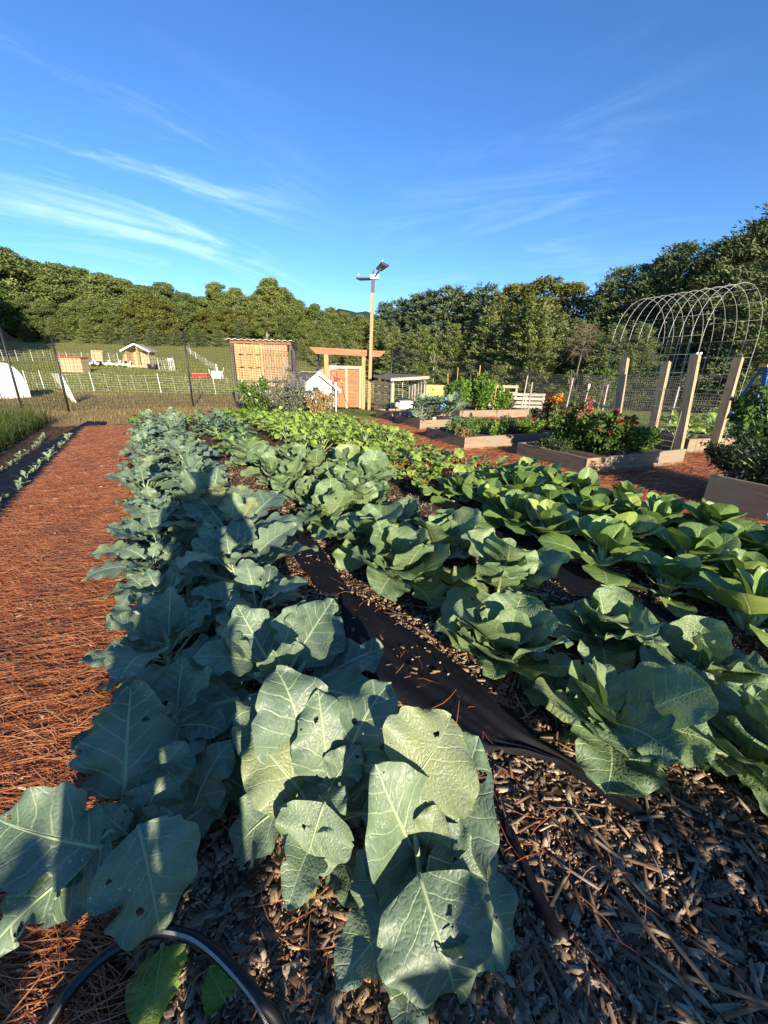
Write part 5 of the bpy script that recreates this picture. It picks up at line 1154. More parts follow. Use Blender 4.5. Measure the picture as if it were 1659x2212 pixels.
for lb, (x, y, Yd), mt, s_ in (('white lidded tub between the compost bin and the broccoli', (874, 872, 12.0), 'white', (.26, .26, .30)), ('blue bucket peeking over the broccoli leaves', (922, 866, 11.5), 'blueb', (.11, .11, .5)), ('second blue bucket right of the broccoli top', (957, 868, 11.8), 'blueb', (.10, .10, .46))):
    if mt == 'blueb' and 'blueb' not in M: M['blueb'] = flat('light_blue_plastic', (.12, .30, .62), .35, noise=.1)
    q = D(x, y, Yd); zt = q.z; q.z = 0; o = thing('tub', lb, 'bucket', q); h_ = max(.3, zt + .1)
    MB().tube([(0, 0, 0), (0, 0, .02), (0, 0, h_ - .02), (0, 0, h_)], [s_[0]*.8, s_[0]*.85, s_[0], s_[0]], 16).build('body', M[mt], o, True, world=False)
    MB().tube([(0, 0, h_ + .002), (0, 0, h_ + .03), (0, 0, h_ + .05)], [s_[0]*1.06, s_[0]*1.06, s_[0]*.5], 16).build('lid', M['lampdark' if mt == 'white' else mt], o, True, world=False)
# pallets behind the beds at the right
for k, (x, y, Yd, w_, h_, lb) in enumerate(((1085, 872, 17.5, 1.2, .95, 'white pallet standing behind the pepper plants'), (1135, 878, 16.5, 1.5, .62, 'low pale pallet right of the standing white pallet'))):
    q = D(x, y, Yd); q.z = TZ(q.x, q.y); o = thing('wood_pallet', lb, 'pallet', q, 'pallets at the back right'); u = MB()
    for j in range(4): u.bar((-w_/2, 0, .08 + (h_-.14)*j/3), (w_/2, 0, .08 + (h_-.14)*j/3), .02, .11, (0, 0, 1))
    for a in (-w_/2 + .05, 0, w_/2 - .05): u.bar((a, .05, 0), (a, .05, h_), .05, .08, (1, 0, 0))
    u.build('slats', M['greywood' if k else 'post'], o, world=False)

# ------------------------------------------------------------------ things in the pasture
def fieldpt(x, y, Yd): p = D(x, y, Yd); return Vector((p.x, p.y, TZ(p.x, p.y)))
sh = fieldpt(303, 795, 37.5); w_ = 52/F*36; e_ = 1.45
gs = thing('goat_shelter', 'open fronted timber shelter with a gable roof on the pasture', 'shelter', sh)
wd = M['tan']
MB().bar((-w_*.5 + .1, .9, .75), (w_*.5 - .1, .9, .75), .03, 1.5, (0, 0, 1)).build('back_wall', wd, gs, world=False)
for a in (-w_*.5 + .12, w_*.5 - .12): MB().bar((a, .02, .75), (a, .88, .75), .03, 1.4, (0, 0, 1)).build('side_wall', wd, gs, world=False)
for a, h_ in ((-w_*.5 + .12, e_), (0, 1.92), (w_*.5 - .12, e_)): MB().bar((a, -.03, 0), (a, -.03, h_), .13, .06, (1, 0, 0)).build('front_post', M['post'], gs, world=False)
MB().bar((-w_*.5, -.01, .16), (w_*.5, -.01, .16), .04, .22, (0, 0, 1)).build('sill_board', wd, gs, world=False)
MB().box((0, .45, .1), (w_ - .3, .8, .06)).build('floor', wd, gs, world=False)
for sgn in (-1, 1):
    n_ = Vector((sgn*.5, 0, 1)).normalized()
    MB().poly([(0, -.35, 2.05), (0, 1.1, 2.05), (sgn*(w_*.5 + .2), 1.1, e_ - .02), (sgn*(w_*.5 + .2), -.35, e_ - .02)], .06, n_).build('roof_panel', M['greywood'], gs, world=False)
    MB().bar((0, -.37, 2.03), (sgn*(w_*.5 + .22), -.37, e_ - .05), .03, .14, (0, 0, 1)).build('barge_board', M['white'], gs, world=False)
q = fieldpt(168, 812, 32); cr = thing('slatted_crate', 'square slatted crate with a red top rim on the pasture', 'crate', q, rz=.12); u = MB(); W_ = 40/F*31
for k in range(9):
    a = -W_/2 + W_*(k+.5)/9; u.bar((a, -.5, 0), (a, -.5, 1.05), W_/9 - .02, .03, (0, 1, 0)); u.bar((a, .5, 0), (a, .5, 1.05), W_/9 - .02, .03, (0, 1, 0))
    b = -.5 + 1.0*(k+.5)/9; u.bar((-W_/2, b, 0), (-W_/2, b, 1.05), .03, .09, (0, 1, 0)); u.bar((W_/2, b, 0), (W_/2, b, 1.05), .03, .09, (0, 1, 0))
u.build('slats', M['tan'], cr, world=False)
u = MB()
for s_ in (-.52, .52): u.bar((-W_/2 - .04, s_, 1.08), (W_/2 + .04, s_, 1.08), .09, .09); u.bar((s_/.52*(W_/2 + .02), -.5, 1.085), (s_/.52*(W_/2 + .02), .5, 1.085), .09, .09)
u.build('rim', M['red'], cr, world=False)
q = fieldpt(213, 788, 39); br = thing('leaning_board', 'tall slatted board panel leaning upright among the ducks', 'board panel', q); u = MB()
for k in range(8): u.bar((-.55 + 1.1*(k+.5)/8 - .05, 0, 0), (-.55 + 1.1*(k+.5)/8 - .18, .35, 1.3), .125, .03, (0, 1, 0))
u.build('slats', M['tan'], br, world=False); MB().bar((-.66, .30, 1.28), (.48, .30, 1.24), .04, .08).bar((-.6, .05, .2), (.55, .05, .2), .04, .08).build('rails', M['post'], br, world=False)
q = fieldpt(273, 788, 39.5); af = thing('duck_house', 'small pale A frame duck house left of the open shelter', 'duck house', q)
MB().poly([(-.42, 0, 0), (.42, 0, 0), (.1, 0, 1.05), (-.1, 0, 1.05)], .9, (0, -1, 0)).build('body', M['post'], af, world=False)
MB().box((.08, -.01, .22), (.36, .03, .36)).build('dark_door_panel', M['black'], af, world=False)  # black panel on the solid front, its colour standing for the doorway's shade
for lb, x, y, Yd in (('dark low tub beside the leaning board', 207, 787, 38), ('dark round tub right of the open shelter', 331, 792, 37)):
    o = thing('feed_tub', lb, 'tub', fieldpt(x, y, Yd)); MB().tube([(0, 0, 0), (0, 0, .03), (0, 0, .4), (0, 0, .42)], [.4, .42, .5, .48], 16).build('body', M['black'], o, True, world=False); MB().tube([(0, 0, .40), (0, 0, .425)], [.52, .53], 16).build('rim', M['lampdark'], o, world=False)
q = fieldpt(433, 809, 30); tr = thing('red_trough', 'long low red feed trough lying on the pasture', 'trough', q)
MB().bar((-.55, 0, .16), (.55, 0, .16), .3, .24, (0, 0, 1)).build('body', M['red'], tr, world=False); MB().bar((-.58, -.15, .29), (.58, -.15, .29), .03, .03).bar((-.58, .15, .29), (.58, .15, .29), .03, .03).build('rim', M['pinkpaint'] if 'pinkpaint' in M else flat('pale_red_rim', (.6, .25, .2), .5), tr, world=False)
q = fieldpt(470, 811, 30); wt = thing('white_tank', 'white plastic water tank with hoses on the pasture right of the trough', 'water tank', q)
MB().box((0, 0, .30), (.66, .5, .42)).build('body', M['tarp'], wt, world=False); MB().bar((-.34, -.2, .03), (.34, -.2, .03), .06, .06).bar((-.34, .2, .03), (.34, .2, .03), .06, .06).build('skids', M['white'], wt, world=False)
for hp_ in ([(-.33, 0, .4), (-.5, 0, .2), (-.62, 0, .62)], [(.33, 0, .4), (.42, 0, .35), (.5, 0, .75)], [(.05, 0, .5), (.0, 0, .95)]): MB().tube(hp_, .025, 5).build('hose', M['white'], wt, True, world=False)
o = thing('white_bucket', 'white bucket hung above the bunched net fence right of the shelter', 'bucket', fieldpt(369, 793, 35.8)); MB().tube([(0, 0, 0), (0, 0, .75)], .02, 6).build('stake', M['white'], o, world=False); MB().tube([(0, 0, .74), (0, 0, .76), (0, 0, 1.0)], [.10, .13, .16], 12).build('pail', M['white'], o, True, world=False)
# ducks
def duck(label, x, y, Yd, rz):
    d = thing('duck', label, 'duck', fieldpt(x, y, Yd), 'white ducks on the pasture', rz)
    m = bpy.data.meshes.new('body'); P = [(-.28, 0, .30), (-.12, 0, .24), (.08, 0, .25), (.2, 0, .34), (.24, 0, .48), (.26, 0, .57), (.34, 0, .56), (.40, 0, .545)]
    m.from_pydata(P, [(i, i+1) for i in range(len(P)-1)], []); o = put('body', m, M['white'], d)
    sk = o.modifiers.new('skin', 'SKIN'); rad = [.04, .12, .13, .085, .045, .055, .03, .015]
    for v_, r_ in zip(m.skin_vertices[0].data if m.skin_vertices else [], rad): v_.radius = (r_, r_)
    s_ = o.modifiers.new('sub', 'SUBSURF'); s_.levels = 1; s_.render_levels = 2
    MB().bar((.36, 0, .55), (.46, 0, .535), .05, .02, taper=.6).build('bill', M['yellow'], d, world=False)
    for sgn in (-1, 1): MB().tube([(0, sgn*.05, .16), (.0, sgn*.055, .02), (.07, sgn*.055, .01)], .012, 5).build('leg', M['yellow'], d, world=False)
    return d
def skin_fix():
    pass
for lb, x, rz in (('white duck at the left end of the flock by the dark tub', 195, .3), ('white duck second from the left right below the leaning board', 210, 2.8), ('white duck right of the leaning board', 230, .2), ('white duck midway between leaning board and duck house', 241, 2.9), ('white duck just left of the duck house', 254, .4), ('white duck walking at the duck house door', 264, 3.0), ('white duck in front of the duck house', 276, .1)):
    duck(lb, x, 789, 37.5, rz)
# white covered hoop hutch and leaning net bundle at the left
q = D(-66, 892, 14.2); q.z = 0; ht = thing('white_hoop_hutch', 'white tarp covered hoop hutch behind the deer fence at the left frame edge', 'hutch', q, rz=-.35)
V_, F_ = [], []; nA, nB = 17, 7; hw_, hh_ = 1.15, 1.16
for j in range(nB):
    for i in range(nA):
        a = math.pi*i/(nA-1); rib = 1 + .015*math.cos(j*math.pi); V_.append((hw_*math.cos(a)*rib, -1.4 + 2.8*j/(nB-1), hh_*math.sin(a)**.8*rib))
for j in range(nB-1):
    for i in range(nA-1): F_.append((j*nA+i, (j+1)*nA+i, (j+1)*nA+i+1, j*nA+i+1))
mb = MB(); mb.add(V_, F_); mb.build('cover', M['tarp'], ht, True, world=False)
MB().poly([(hw_*.97*math.cos(math.pi*i/16), -1.39, hh_*.97*math.sin(math.pi*i/16)**.8) for i in range(17)], .02, (0, -1, 0)).build('end_panel', M['tarp'], ht, world=False)
for j in (0, 2, 4, 6): MB().tube([(hw_*1.03*math.cos(math.pi*i/16), -1.4 + 2.8*j/6, hh_*1.03*math.sin(math.pi*i/16)**.8 + .01) for i in range(17)], .022, 6).build('rib', M['white'], ht, True, world=False)
q = D(152, 880, 13.4); q.z = 0; bd = thing('net_bundle', 'bundle of white netting and posts leaning beyond the second fence post', 'netting bundle', q)
for k in range(5): MB().tube([(.25 - .06*k, .05*k, 0), (-.22 - .05*k + .03*(k % 2), .2, .98 - .02*k)], .014, 5).build('post', M['white'], bd, True, world=False)
u = MB()
for k in range(22): u.bar((.22 - .5*k/22*.7, .03 + .012*k, .02 + .01*(k % 3)), (-.18 - .35*k/22, .18, .94 - .03*(k % 4)), .008, .008)
for k in range(14): u.bar((.2 - .4*k/13, .0, .05 + .9*k/14), (-.12 - .42*k/13, .28, .06 + .88*k/14), .006, .006)
u.build('netting', M['wnet'], bd, world=False)

# ------------------------------------------------------------------ trees
def crown_cards(cent, rad, per, L, rs, up=.35, squash=.8, flat_=None):
    n = len(cent); o = rs.normal(size=(n*per, 3)); o /= np.linalg.norm(o, axis=1, keepdims=True)
    rr_ = np.repeat(rad, per)[:, None]*(0.5 + .55*rs.rand(n*per, 1) + .5*(rs.rand(n*per, 1) < .07)*rs.rand(n*per, 1)); P = np.repeat(cent, per, 0) + o*rr_*[1, 1, squash]
    d = np.cross(o, rs.normal(size=o.shape)) + rs.normal(size=o.shape)*.35; d[:, 2] += up*rs.normal(size=len(d))
    l = L*(.6 + .8*rs.rand(len(P))); return P, d, l
def tree_broad(seed, h, rx, base=.12, clumps=58, per=150, L=.40, cs=1.0):
    rs = np.random.RandomState(seed); mb = MB()
    lean = rs.normal(size=2)*.02*h; tk = [(0, 0, -.4), (lean[0]*.2, lean[1]*.2, h*.25), (lean[0]*.6, lean[1]*.6, h*.55), (lean[0], lean[1], h*.9)]
    mb.tube(tk, [.018*h + .04, .015*h, .009*h, .003*h], 8)
    th = rs.rand(clumps)*6.283; zf = base + (1-base)*rs.rand(clumps)**.85
    prof = np.sin(np.pi*np.clip((zf - base*.6)/(1.04 - base*.6), 0, 1)**.85)**.65
    rr_ = rx*prof*np.sqrt(.25 + .75*rs.rand(clumps))*(.8 + .35*rs.rand(clumps)); cr = h*cs*(.050 + .065*rs.rand(clumps))*(1 - .3*zf)
    cen = np.stack([np.cos(th)*np.maximum(rr_ - cr*.6, 0) + lean[0]*zf, np.sin(th)*np.maximum(rr_ - cr*.6, 0) + lean[1]*zf, np.minimum(zf*h, h - cr*.7)], 1)
    for k in range(0, clumps, 2):
        b = zf[k]*h*.62; mb.tube([(lean[0]*b/h, lean[1]*b/h, b), tuple((np.array([lean[0]*b/h, lean[1]*b/h, b])*.4 + cen[k]*.6) + [0, 0, .02*h]), tuple(cen[k])], [.0055*h, .0035*h, .0015*h], 5)
    P, d, l = crown_cards(cen, cr, per, L, rs)
    V, Fc = cards(P, d, l, l*.62, rs, .12); return mb.mesh('trunk', True), raw_mesh('crown', V, Fc)
def tree_pine(seed, h, rx, base=.05, whorls=24, tuft=9, L=.42, power=.75, bare=0.0, wisp=1.0):
    rs = np.random.RandomState(seed); mb = MB(); lean = rs.normal(size=2)*.012*h
    mb.tube([(0, 0, -.4), (lean[0]*.5, lean[1]*.5, h*.5), (lean[0], lean[1], h*.985)], [.013*h + .03, .009*h, .002*h], 7)
    C_, D_ = [], []
    for k in range(whorls):
        f = base + bare + (1 - base - bare)*(k + rs.rand()*.8)/whorls; f = min(f, .985); nb = rs.randint(4, 7); a0 = rs.rand()*6.283
        for b in range(nb):
            a = a0 + 6.283*b/nb + rs.normal()*.25; ln = rx*(1 - (f - base)/(1.03 - base))**power*(.65 + .5*rs.rand()) + .12
            dz = ln*(.10 + .25*rs.rand() - .18*(1-f)); e = np.array([math.cos(a)*ln, math.sin(a)*ln, dz]); o = np.array([lean[0]*f, lean[1]*f, f*h])
            mb.tube([tuple(o), tuple(o + e*[.55, .55, .25]), tuple(o + e)], [.004*h*(1.1-f) + .008, .0025*h*(1.1-f) + .006, .004], 4)
            nt_ = max(3, int(ln/.22))
            for j in range(nt_):
                u = .25 + .75*(j + .6)/nt_; q = o + e*[u, u, u*u] + rs.normal(size=3)*.10*min(1, ln)*wisp; C_.append(q); D_.append(e/ln + [0, 0, .35])
    C_, D_ = np.array(C_), np.array(D_); n = len(C_)
    P = np.repeat(C_, tuft, 0) + rs.normal(size=(n*tuft, 3))*[.16, .16, .10]; d = np.repeat(D_, tuft, 0)*1.0 + rs.normal(size=(n*tuft, 3))*.55
    l = L*(.55 + .8*rs.rand(len(P))); V, Fc = cards(P, d, l, l*.30, rs, .1); return mb.mesh('trunk', True), raw_mesh('crown', V, Fc)
M['bark'] = flat('tree_bark', (.115, .085, .06), .9, noise=.35, scale=3, bump=.6)
M['palebark'] = flat('pale_bark', (.26, .23, .19), .9, noise=.3, scale=3)
M['oak'] = foliage('oak_foliage', [(0.047, 0.078, 0.026), (0.094, 0.133, 0.039), (0.159, 0.198, 0.057), (0.221, 0.24, 0.078)], .25)
M['poplar'] = foliage('poplar_foliage', [(.050, .080, .022), (.100, .138, .034), (.16, .195, .050), (.21, .225, .065)], .25)
M['yellowtree'] = foliage('yellowing_foliage', [(.055, .070, .017), (.105, .120, .026), (.165, .170, .040), (.22, .19, .05)], .25)
M['pinef'] = foliage('scrub_pine_needles', [(0.055, 0.086, 0.034), (0.111, 0.148, 0.052), (0.182, 0.211, 0.068), (0.254, 0.26, 0.088)], .2)
M['lobf'] = foliage('tall_pine_needles', [(0.055, 0.091, 0.049), (0.114, 0.159, 0.075), (0.182, 0.218, 0.096)], .15)
M['darkpine'] = foliage('dark_pine_needles', [(0.034, 0.062, 0.029), (0.075, 0.112, 0.047), (0.143, 0.176, 0.065), (0.234, 0.247, 0.091)], .12)
M['sap'] = foliage('sapling_foliage', [(.05, .085, .015), (.10, .15, .026), (.16, .21, .04)], .3)
VAR = dict(
    oak=[tree_broad(200 + k, 12, 4.4, .03, 120, 210, .31, 1.25) for k in range(4)], poplar=[tree_broad(210 + k, 13, 3.5, .03, 120, 190, .29, 1.0) for k in range(4)],
    yellow=[tree_broad(220 + k, 11, 3.9, .02, 110, 200, .28, 1.15) for k in range(3)], pine=[tree_pine(230 + k, 10, 3.0, .02, 28, 14, .33) for k in range(4)],
    lob=[tree_pine(240 + k, 13, 2.7, .10, 24, 18, .36, .45, .15, 1.7) for k in range(3)], dark=[tree_pine(250 + k, 10, 3.3, .01, 36, 18, .23, .62, 0, 1.3) for k in range(4)],
    walnut=[tree_broad(260 + k, 9, 3.0, .05, 95, 150, .17) for k in range(2)], sap=[tree_broad(270 + k, 5, 1.5, .05, 34, 80, .20) for k in range(2)])
VH = dict(oak=12, poplar=13, yellow=11, pine=10, lob=13, dark=10, walnut=9, sap=5)
VM = dict(oak='oak', poplar='poplar', yellow='yellowtree', pine='pinef', lob='lobf', dark='darkpine', walnut='yellowtree', sap='sap')
for k_, vs in VAR.items():
    for tm, cm_ in vs: tm.materials.append(M['palebark' if k_ in ('poplar', 'sap') else 'bark']); cm_.materials.append(M[VM[k_]])
WORD = dict(oak='rounded olive green oak', poplar='tall fresh green poplar', yellow='yellowing broadleaf tree', pine='scrubby green pine', lob='tall bluish pine with a bare lower trunk', dark='dark dense pine', walnut='airy yellow green walnut', sap='bright green sapling')
CATW = dict(oak='oak tree', poplar='poplar tree', yellow='broadleaf tree', pine='pine tree', lob='pine tree', dark='pine tree', walnut='walnut tree', sap='sapling')
NAMEW = dict(oak='oak_tree', poplar='poplar_tree', yellow='broadleaf_tree', pine='pine_tree', lob='pine_tree', dark='pine_tree', walnut='walnut_tree', sap='sapling')
trnd = random.Random(5); cnt = {}
def tree(sp, x, ytop, Yd, wf, where, group):
    p = D(x, ytop, Yd); z = TZ(p.x, p.y) - .2; h = p.z - z; vs = VAR[sp]; tm, cm_ = vs[trnd.randrange(len(vs))]
    c = cnt.get((sp, where), 0); cnt[(sp, where)] = c + 1
    return plant_tree(sp, Vector((p.x, p.y, z)), h, wf, '%s, %s from the left %s' % (WORD[sp], ('first' if c == 0 else ORD[c]), where), group, (tm, cm_))
def plant_tree(sp, loc, h, wf, label, group, v):
    root = thing(NAMEW[sp], label, CATW[sp], loc, group, trnd.random()*6.283); k = h/VH[sp]; root.scale = (k*wf, k*wf, k)
    put('trunk', v[0], None, root); put('crown', v[1], None, root); return root
sky_l = 'on the skyline'; g_sky = 'trees along the skyline'
for x, y, Yd in ((-95, 500, 74), (-35, 525, 80), (15, 546, 82), (68, 565, 88), (118, 571, 85), (168, 580, 90), (218, 592, 87), (262, 603, 91), (308, 618, 88), (350, 611, 95), (400, 632, 92), (436, 641, 94)): tree('oak', x, y, Yd, 1.45, sky_l, g_sky)
for x, y, Yd in ((468, 611, 78), (505, 622, 76), (544, 638, 80), (578, 601, 74), (613, 622, 76), (646, 648, 80), (680, 656, 78), (712, 664, 82), (745, 674, 84), (778, 680, 80), (810, 690, 78)): tree('poplar', x, y, Yd, 1.25, sky_l, g_sky)
for x, y, Yd in ((838, 655, 62), (870, 649, 56), (905, 638, 54), (936, 629, 52), (970, 622, 50), (1006, 634, 50), (1050, 619, 46), (1086, 636, 46)): tree('lob', x, y, Yd, 1.45, sky_l, g_sky)
for x, y, Yd in ((1122, 612, 40), (1180, 598, 38), (1232, 610, 37)): tree('walnut', x, y, Yd, 1.1, sky_l, g_sky)
for x, y, Yd in ((1312, 612, 34), (1348, 578, 32), (1398, 572, 31), (1440, 556, 30), (1482, 530, 29), (1522, 562, 28), (1562, 522, 27), (1606, 510, 26), (1652, 478, 26), (1712, 440, 25), (1790, 400, 25)): tree('dark', x, y, Yd, 1.15, sky_l, g_sky)
for x, y, Yd in ((-70, 535, 96), (-10, 560, 98), (42, 572, 98), (94, 586, 98), (143, 590, 98), (194, 602, 100), (240, 610, 100), (286, 622, 102), (330, 628, 102), (376, 636, 104), (418, 648, 104), (452, 650, 100), (488, 640, 96)): tree('oak', x, y, Yd, 1.5, 'behind the skyline oaks', 'oaks behind the skyline')
for x, y, Yd in ((526, 646, 95), (562, 632, 94), (596, 636, 94), (630, 656, 95), (664, 668, 96), (698, 678, 96), (730, 688, 96), (764, 694, 96), (800, 698, 90)): tree('poplar', x, y, Yd, 1.5, 'behind the skyline poplars', 'poplars behind the skyline')
fr_l = 'at the pasture top'; g_fr = 'trees at the top of the pasture'
for x, y in ((-70, 600), (-20, 605), (40, 632), (95, 650), (150, 655), (205, 648), (255, 650), (395, 652)): tree('oak', x, y, 71 + (x % 7)*.5, 1.5, fr_l, g_fr)
for x, y in ((302, 636), (345, 648), (440, 668), (486, 664), (530, 668)): tree('yellow', x, y, 70 + (x % 5)*.6, 1.5, fr_l, g_fr)
for x, y in ((572, 664), (620, 674), (660, 690), (702, 698), (748, 703), (792, 704)): tree('poplar', x, y, 66, 1.5, fr_l, g_fr)
ed_l = 'along the wood edge'; g_ed = 'pines along the lower edge of the wood'
for x, y in ((-60, 690), (-10, 690), (50, 694), (110, 690), (182, 686), (226, 694), (276, 690), (328, 694), (378, 700), (424, 704), (470, 700), (520, 690), (566, 700), (612, 704)): tree('pine', x, y, 67.5 + (x % 4)*.5, 1.6, ed_l, g_ed)
md_l = 'behind the gate'; g_md = 'pines behind the gate'
for x, y, Yd in ((652, 732, 55), (690, 728, 50), (728, 722, 48), (764, 738, 44), (822, 690, 44), (852, 706, 40), (886, 722, 38), (916, 702, 37), (950, 724, 36), (986, 700, 35), (1022, 692, 35)): tree('pine', x, y, Yd, 1.2, md_l, g_md)
rt_l = 'behind the raised beds'; g_rt = 'pines behind the raised beds'
for x, y, Yd in ((1062, 664, 33), (1100, 684, 31), (1136, 664, 30), (1168, 644, 28.5), (1210, 680, 30)): tree('pine', x, y, Yd, 1.15, rt_l, g_rt)
for x, y, Yd in ((1252, 690, 30), (1292, 716, 27), (1335, 702, 24.5), (1392, 700, 24), (1462, 706, 24), (1520, 690, 23.5), (1578, 668, 23), (1635, 620, 22.5), (1700, 540, 21)): tree('dark', x, y, Yd, 1.2, rt_l, g_rt)
for x, y, Yd in ((905, 776, 25), (942, 744, 27), (1075, 788, 25), (1240, 800, 23), (1310, 790, 22.5)): tree('sap', x, y, Yd, 1.1, 'before the dark pines', 'saplings before the pines')
# bare dead tree
q = D(1262, 700, 24.0); zt = q.z; q.z = TZ(q.x, q.y); h_ = zt - q.z; dt_ = thing('dead_tree', 'bare grey dead tree with drooping twigs before the dark pines', 'dead tree', q); mb = MB(); rr_ = random.Random(9)
mb.tube([(0, 0, -.2), (.1, 0, h_*.5), (.25, 0, h_)], [.07, .05, .012], 6); mb.build('trunk', M['bark'], dt_, True, world=False); mb = MB()
for k in range(46):
    f = .62 + .38*rr_.random(); a = rr_.random()*6.28; l = (1.1 - .5*f)*1.5*rr_.uniform(.5, 1.1); p0_ = Vector((.25*f*f, 0, h_*f)); e_ = Vector((math.cos(a)*l, math.sin(a)*l, rr_.uniform(-.1, .35)*l)); p2_ = p0_ + e_ + Vector((0, 0, -.35*l))
    mb.tube([p0_, p0_ + e_*.6 + Vector((0, 0, .1*l)), p2_], [.022, .014, .005], 4)
    for j in range(3): u = rr_.uniform(.4, 1); b = p0_.lerp(p2_, u) + Vector((0, 0, .1*l)); mb.tube([b, b + Vector((rr_.uniform(-.3, .3), rr_.uniform(-.3, .3), rr_.uniform(-.5, .05)))*l], [.009, .004], 4)
mb.build('twigs', M['bark'], dt_, True, world=False)
# far ridge
hx = np.linspace(-700, 700, 90); hv = []
for x in hx:
    top_ = 62 + 34*math.exp(-((x + 60)/90)**2) + 10*math.sin(x*.012 + 1) + 5*math.sin(x*.05) + 3*math.sin(x*.13)
    hv += [(x, 640, -5), (x, 690, top_*.72), (x, 730, top_), (x, 900, -5)]
hf = grid_faces(90, 4); hill = put('hills', raw_mesh('hills', hv, hf, None, True), foliage('wooded_ridge', [(.03, .05, .03), (.05, .07, .035)], 0.0)); kind(hill, 'structure')

# ------------------------------------------------------------------ what throws the long shadows: unseen trees, shrubs added behind the camera for shade, and the photographer
for k, (x, y, h) in enumerate(((-52, 43, 17), (-60, 50, 18), (-44, 36, 15))):
    plant_tree('oak', Vector((x, y, TZ(x, y) - .2)), h, 1.1, 'big oak beyond the left edge of the pasture, ' + ('nearest', 'farthest', 'middle one')[k], 'oaks left of the pasture', VAR['oak'][k])
for k, (x, y, w, h, n, lb) in enumerate(((1.15, -2.15, 1.3, 1.16, 900, 'unseen leafy shrub added for shade behind the photographer to the right'), (2.1, -2.0, 1.3, 1.20, 900, 'unseen leafy shrub added for shade second to the right behind the photographer'), (3.1, -1.8, 1.3, 1.22, 900, 'unseen leafy shrub added for shade farthest to the right behind the photographer'),
        (-.75, -2.3, .9, .86, 420, 'unseen low shrub added for shade behind the photographer to the left'), (.58, -2.4, .75, 1.42, 520, 'unseen loose shrub added for shade directly behind the photographer'), (-.22, -1.22, .30, .80, 260, 'unseen narrow leafy stem added for its shadow left of the photographer'))):
    bush('shade_shrub', lb, 'bush', Vector((x, y, 0)), 600 + k, w, h, .12, n, M['bushgreen'], stems=14, group='shade shrubs added behind the camera', low=.0)
# photographer
px_, py_ = -0.02, -0.62
person = thing('person', 'person in dark jacket and jeans holding up a phone to take the photograph', 'person', Vector((px_, py_, 0)))
def skin_obj(name, verts, edges, rad, material, root_i=0, sub=2):
    m = bpy.data.meshes.new(name); m.from_pydata(verts, edges, []); o = put(name, m, material, person)
    bm = bmesh.new(); bm.from_mesh(m); lay = bm.verts.layers.skin.verify()
    for i, v in enumerate(bm.verts): v[lay].radius = (rad[i], rad[i]); v[lay].use_root = (i == root_i)
    bm.to_mesh(m); bm.free(); o.modifiers.new('skin', 'SKIN'); s = o.modifiers.new('smooth', 'SUBSURF'); s.levels = 1; s.render_levels = sub
    return o
M['skin'] = flat('skin', (.46, .27, .18), .5, noise=.06); M['jacket'] = flat('dark_jacket', (.03, .035, .05), .8, noise=.2, scale=40); M['jeans'] = flat('blue_jeans', (.04, .06, .12), .8, noise=.2, scale=40); M['hair'] = flat('brown_hair', (.05, .03, .018), .6, noise=.3, scale=60)
B = [(0, 0, .95), (0, 0, 1.12), (0, .0, 1.32), (0, .02, 1.46), (0, .05, 1.55), (0, .07, 1.63), (0, .06, 1.69)]; Rb = [.13, .125, .145, .06, .062, .092, .06]; Ed = [(0, 1), (1, 2), (2, 3), (3, 4), (4, 5), (5, 6)]
for sgn in (-1, 1):
    o = len(B); B += [(sgn*.17, 0, 1.39), (sgn*.25, .12, 1.15), (sgn*.10, .36, 1.22), (sgn*.065, .43, 1.235)]; Rb += [.062, .045, .033, .03]; Ed += [(2, o), (o, o+1), (o+1, o+2), (o+2, o+3)]
    for f in range(4):
        b = len(B); B += [(sgn*(.055 - .004*f), .47, 1.262 - .02*f), (sgn*.03, .505, 1.265 - .021*f), (sgn*(.012), .50, 1.267 - .021*f)]; Rb += [.0095, .0085, .0075]; Ed += [(o+3, b), (b, b+1), (b+1, b+2)]
    b = len(B); B += [(sgn*.045, .425, 1.265), (sgn*.03, .455, 1.285)]; Rb += [.0105, .009]; Ed += [(o+3, b), (b, b+1)]
    o = len(B); B += [(sgn*.095, 0, .88), (sgn*.11, .02, .48), (sgn*.12, -.02, .09), (sgn*.13, .12, .04)]; Rb += [.098, .062, .042, .035]; Ed += [(0, o), (o, o+1), (o+1, o+2), (o+2, o+3)]
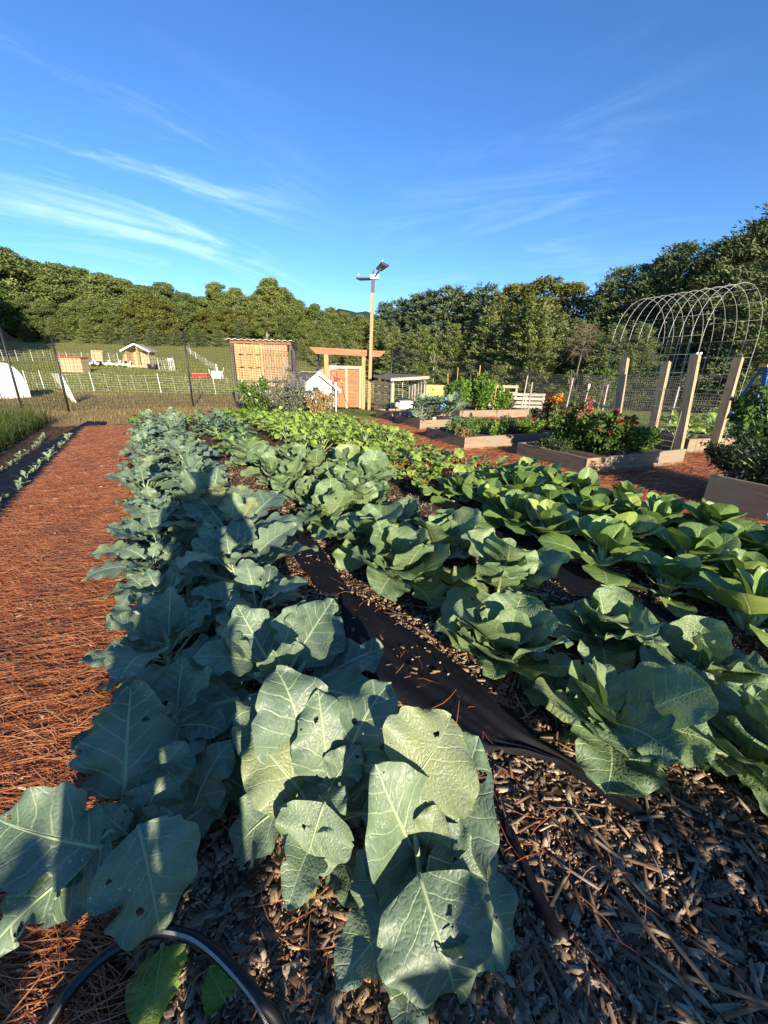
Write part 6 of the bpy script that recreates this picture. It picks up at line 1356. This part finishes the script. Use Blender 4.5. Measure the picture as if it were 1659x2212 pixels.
skin_obj('body', B, Ed, Rb, M['skin'])
J = [(0, 0, .93), (0, 0, 1.12), (0, 0, 1.33), (0, .015, 1.44)]; Rj = [.145, .14, .16, .08]; Ej = [(0, 1), (1, 2), (2, 3)]
for sgn in (-1, 1):
    o = len(J); J += [(sgn*.17, 0, 1.39), (sgn*.25, .12, 1.15), (sgn*.115, .34, 1.217)]; Rj += [.078, .06, .046]; Ej += [(2, o), (o, o+1), (o+1, o+2)]
skin_obj('jacket', J, Ej, Rj, M['jacket'])
T_ = [(0, 0, .97)]; Rt = [.14]; Et = []
for sgn in (-1, 1):
    o = len(T_); T_ += [(sgn*.095, 0, .86), (sgn*.11, .02, .48), (sgn*.12, -.02, .10)]; Rt += [.108, .074, .06]; Et += [(0, o), (o, o+1), (o+1, o+2)]
skin_obj('jeans', T_, Et, Rt, M['jeans'])
MB().sphere((0, .045, 1.655), .105, 14, 10, (.92, 1.0, 1.0)).build('hair', M['hair'], person, True, world=False)
for sgn in (-1, 1): MB().sphere((sgn*.032, .158, 1.63), .012, 8, 6).build('eye', M['white'], person, True, world=False)
MB().tube([(0, .150, 1.64), (0, .178, 1.605), (0, .155, 1.60)], [.008, .014, .010], 6).build('nose', M['skin'], person, True, world=False)
MB().box((0, .152, 1.575), (.045, .008, .008)).build('mouth', M['red'], person, world=False)
ph = put('phone', MB().box((0, 0, 0), (.072, .009, .15)).mesh('phone'), M['lampdark']); ph.location = (px_ + 0, py_ + .515, 1.24); tag(ph, 'dark phone held in both hands of the photographer', 'phone')
for d_ in bpy.data.objects:                                       # duck necks and bodies get their radii
    if d_.name.split('.')[0] == 'body' and d_.parent and d_.parent.name.startswith('duck'):
        m = d_.data; bm = bmesh.new(); bm.from_mesh(m); lay = bm.verts.layers.skin.verify(); bm.verts.ensure_lookup_table()
        for i, r_ in enumerate((.04, .12, .13, .085, .045, .055, .03, .015)): bm.verts[i][lay].radius = (r_, r_); bm.verts[i][lay].use_root = (i == 2)
        bm.to_mesh(m); bm.free()
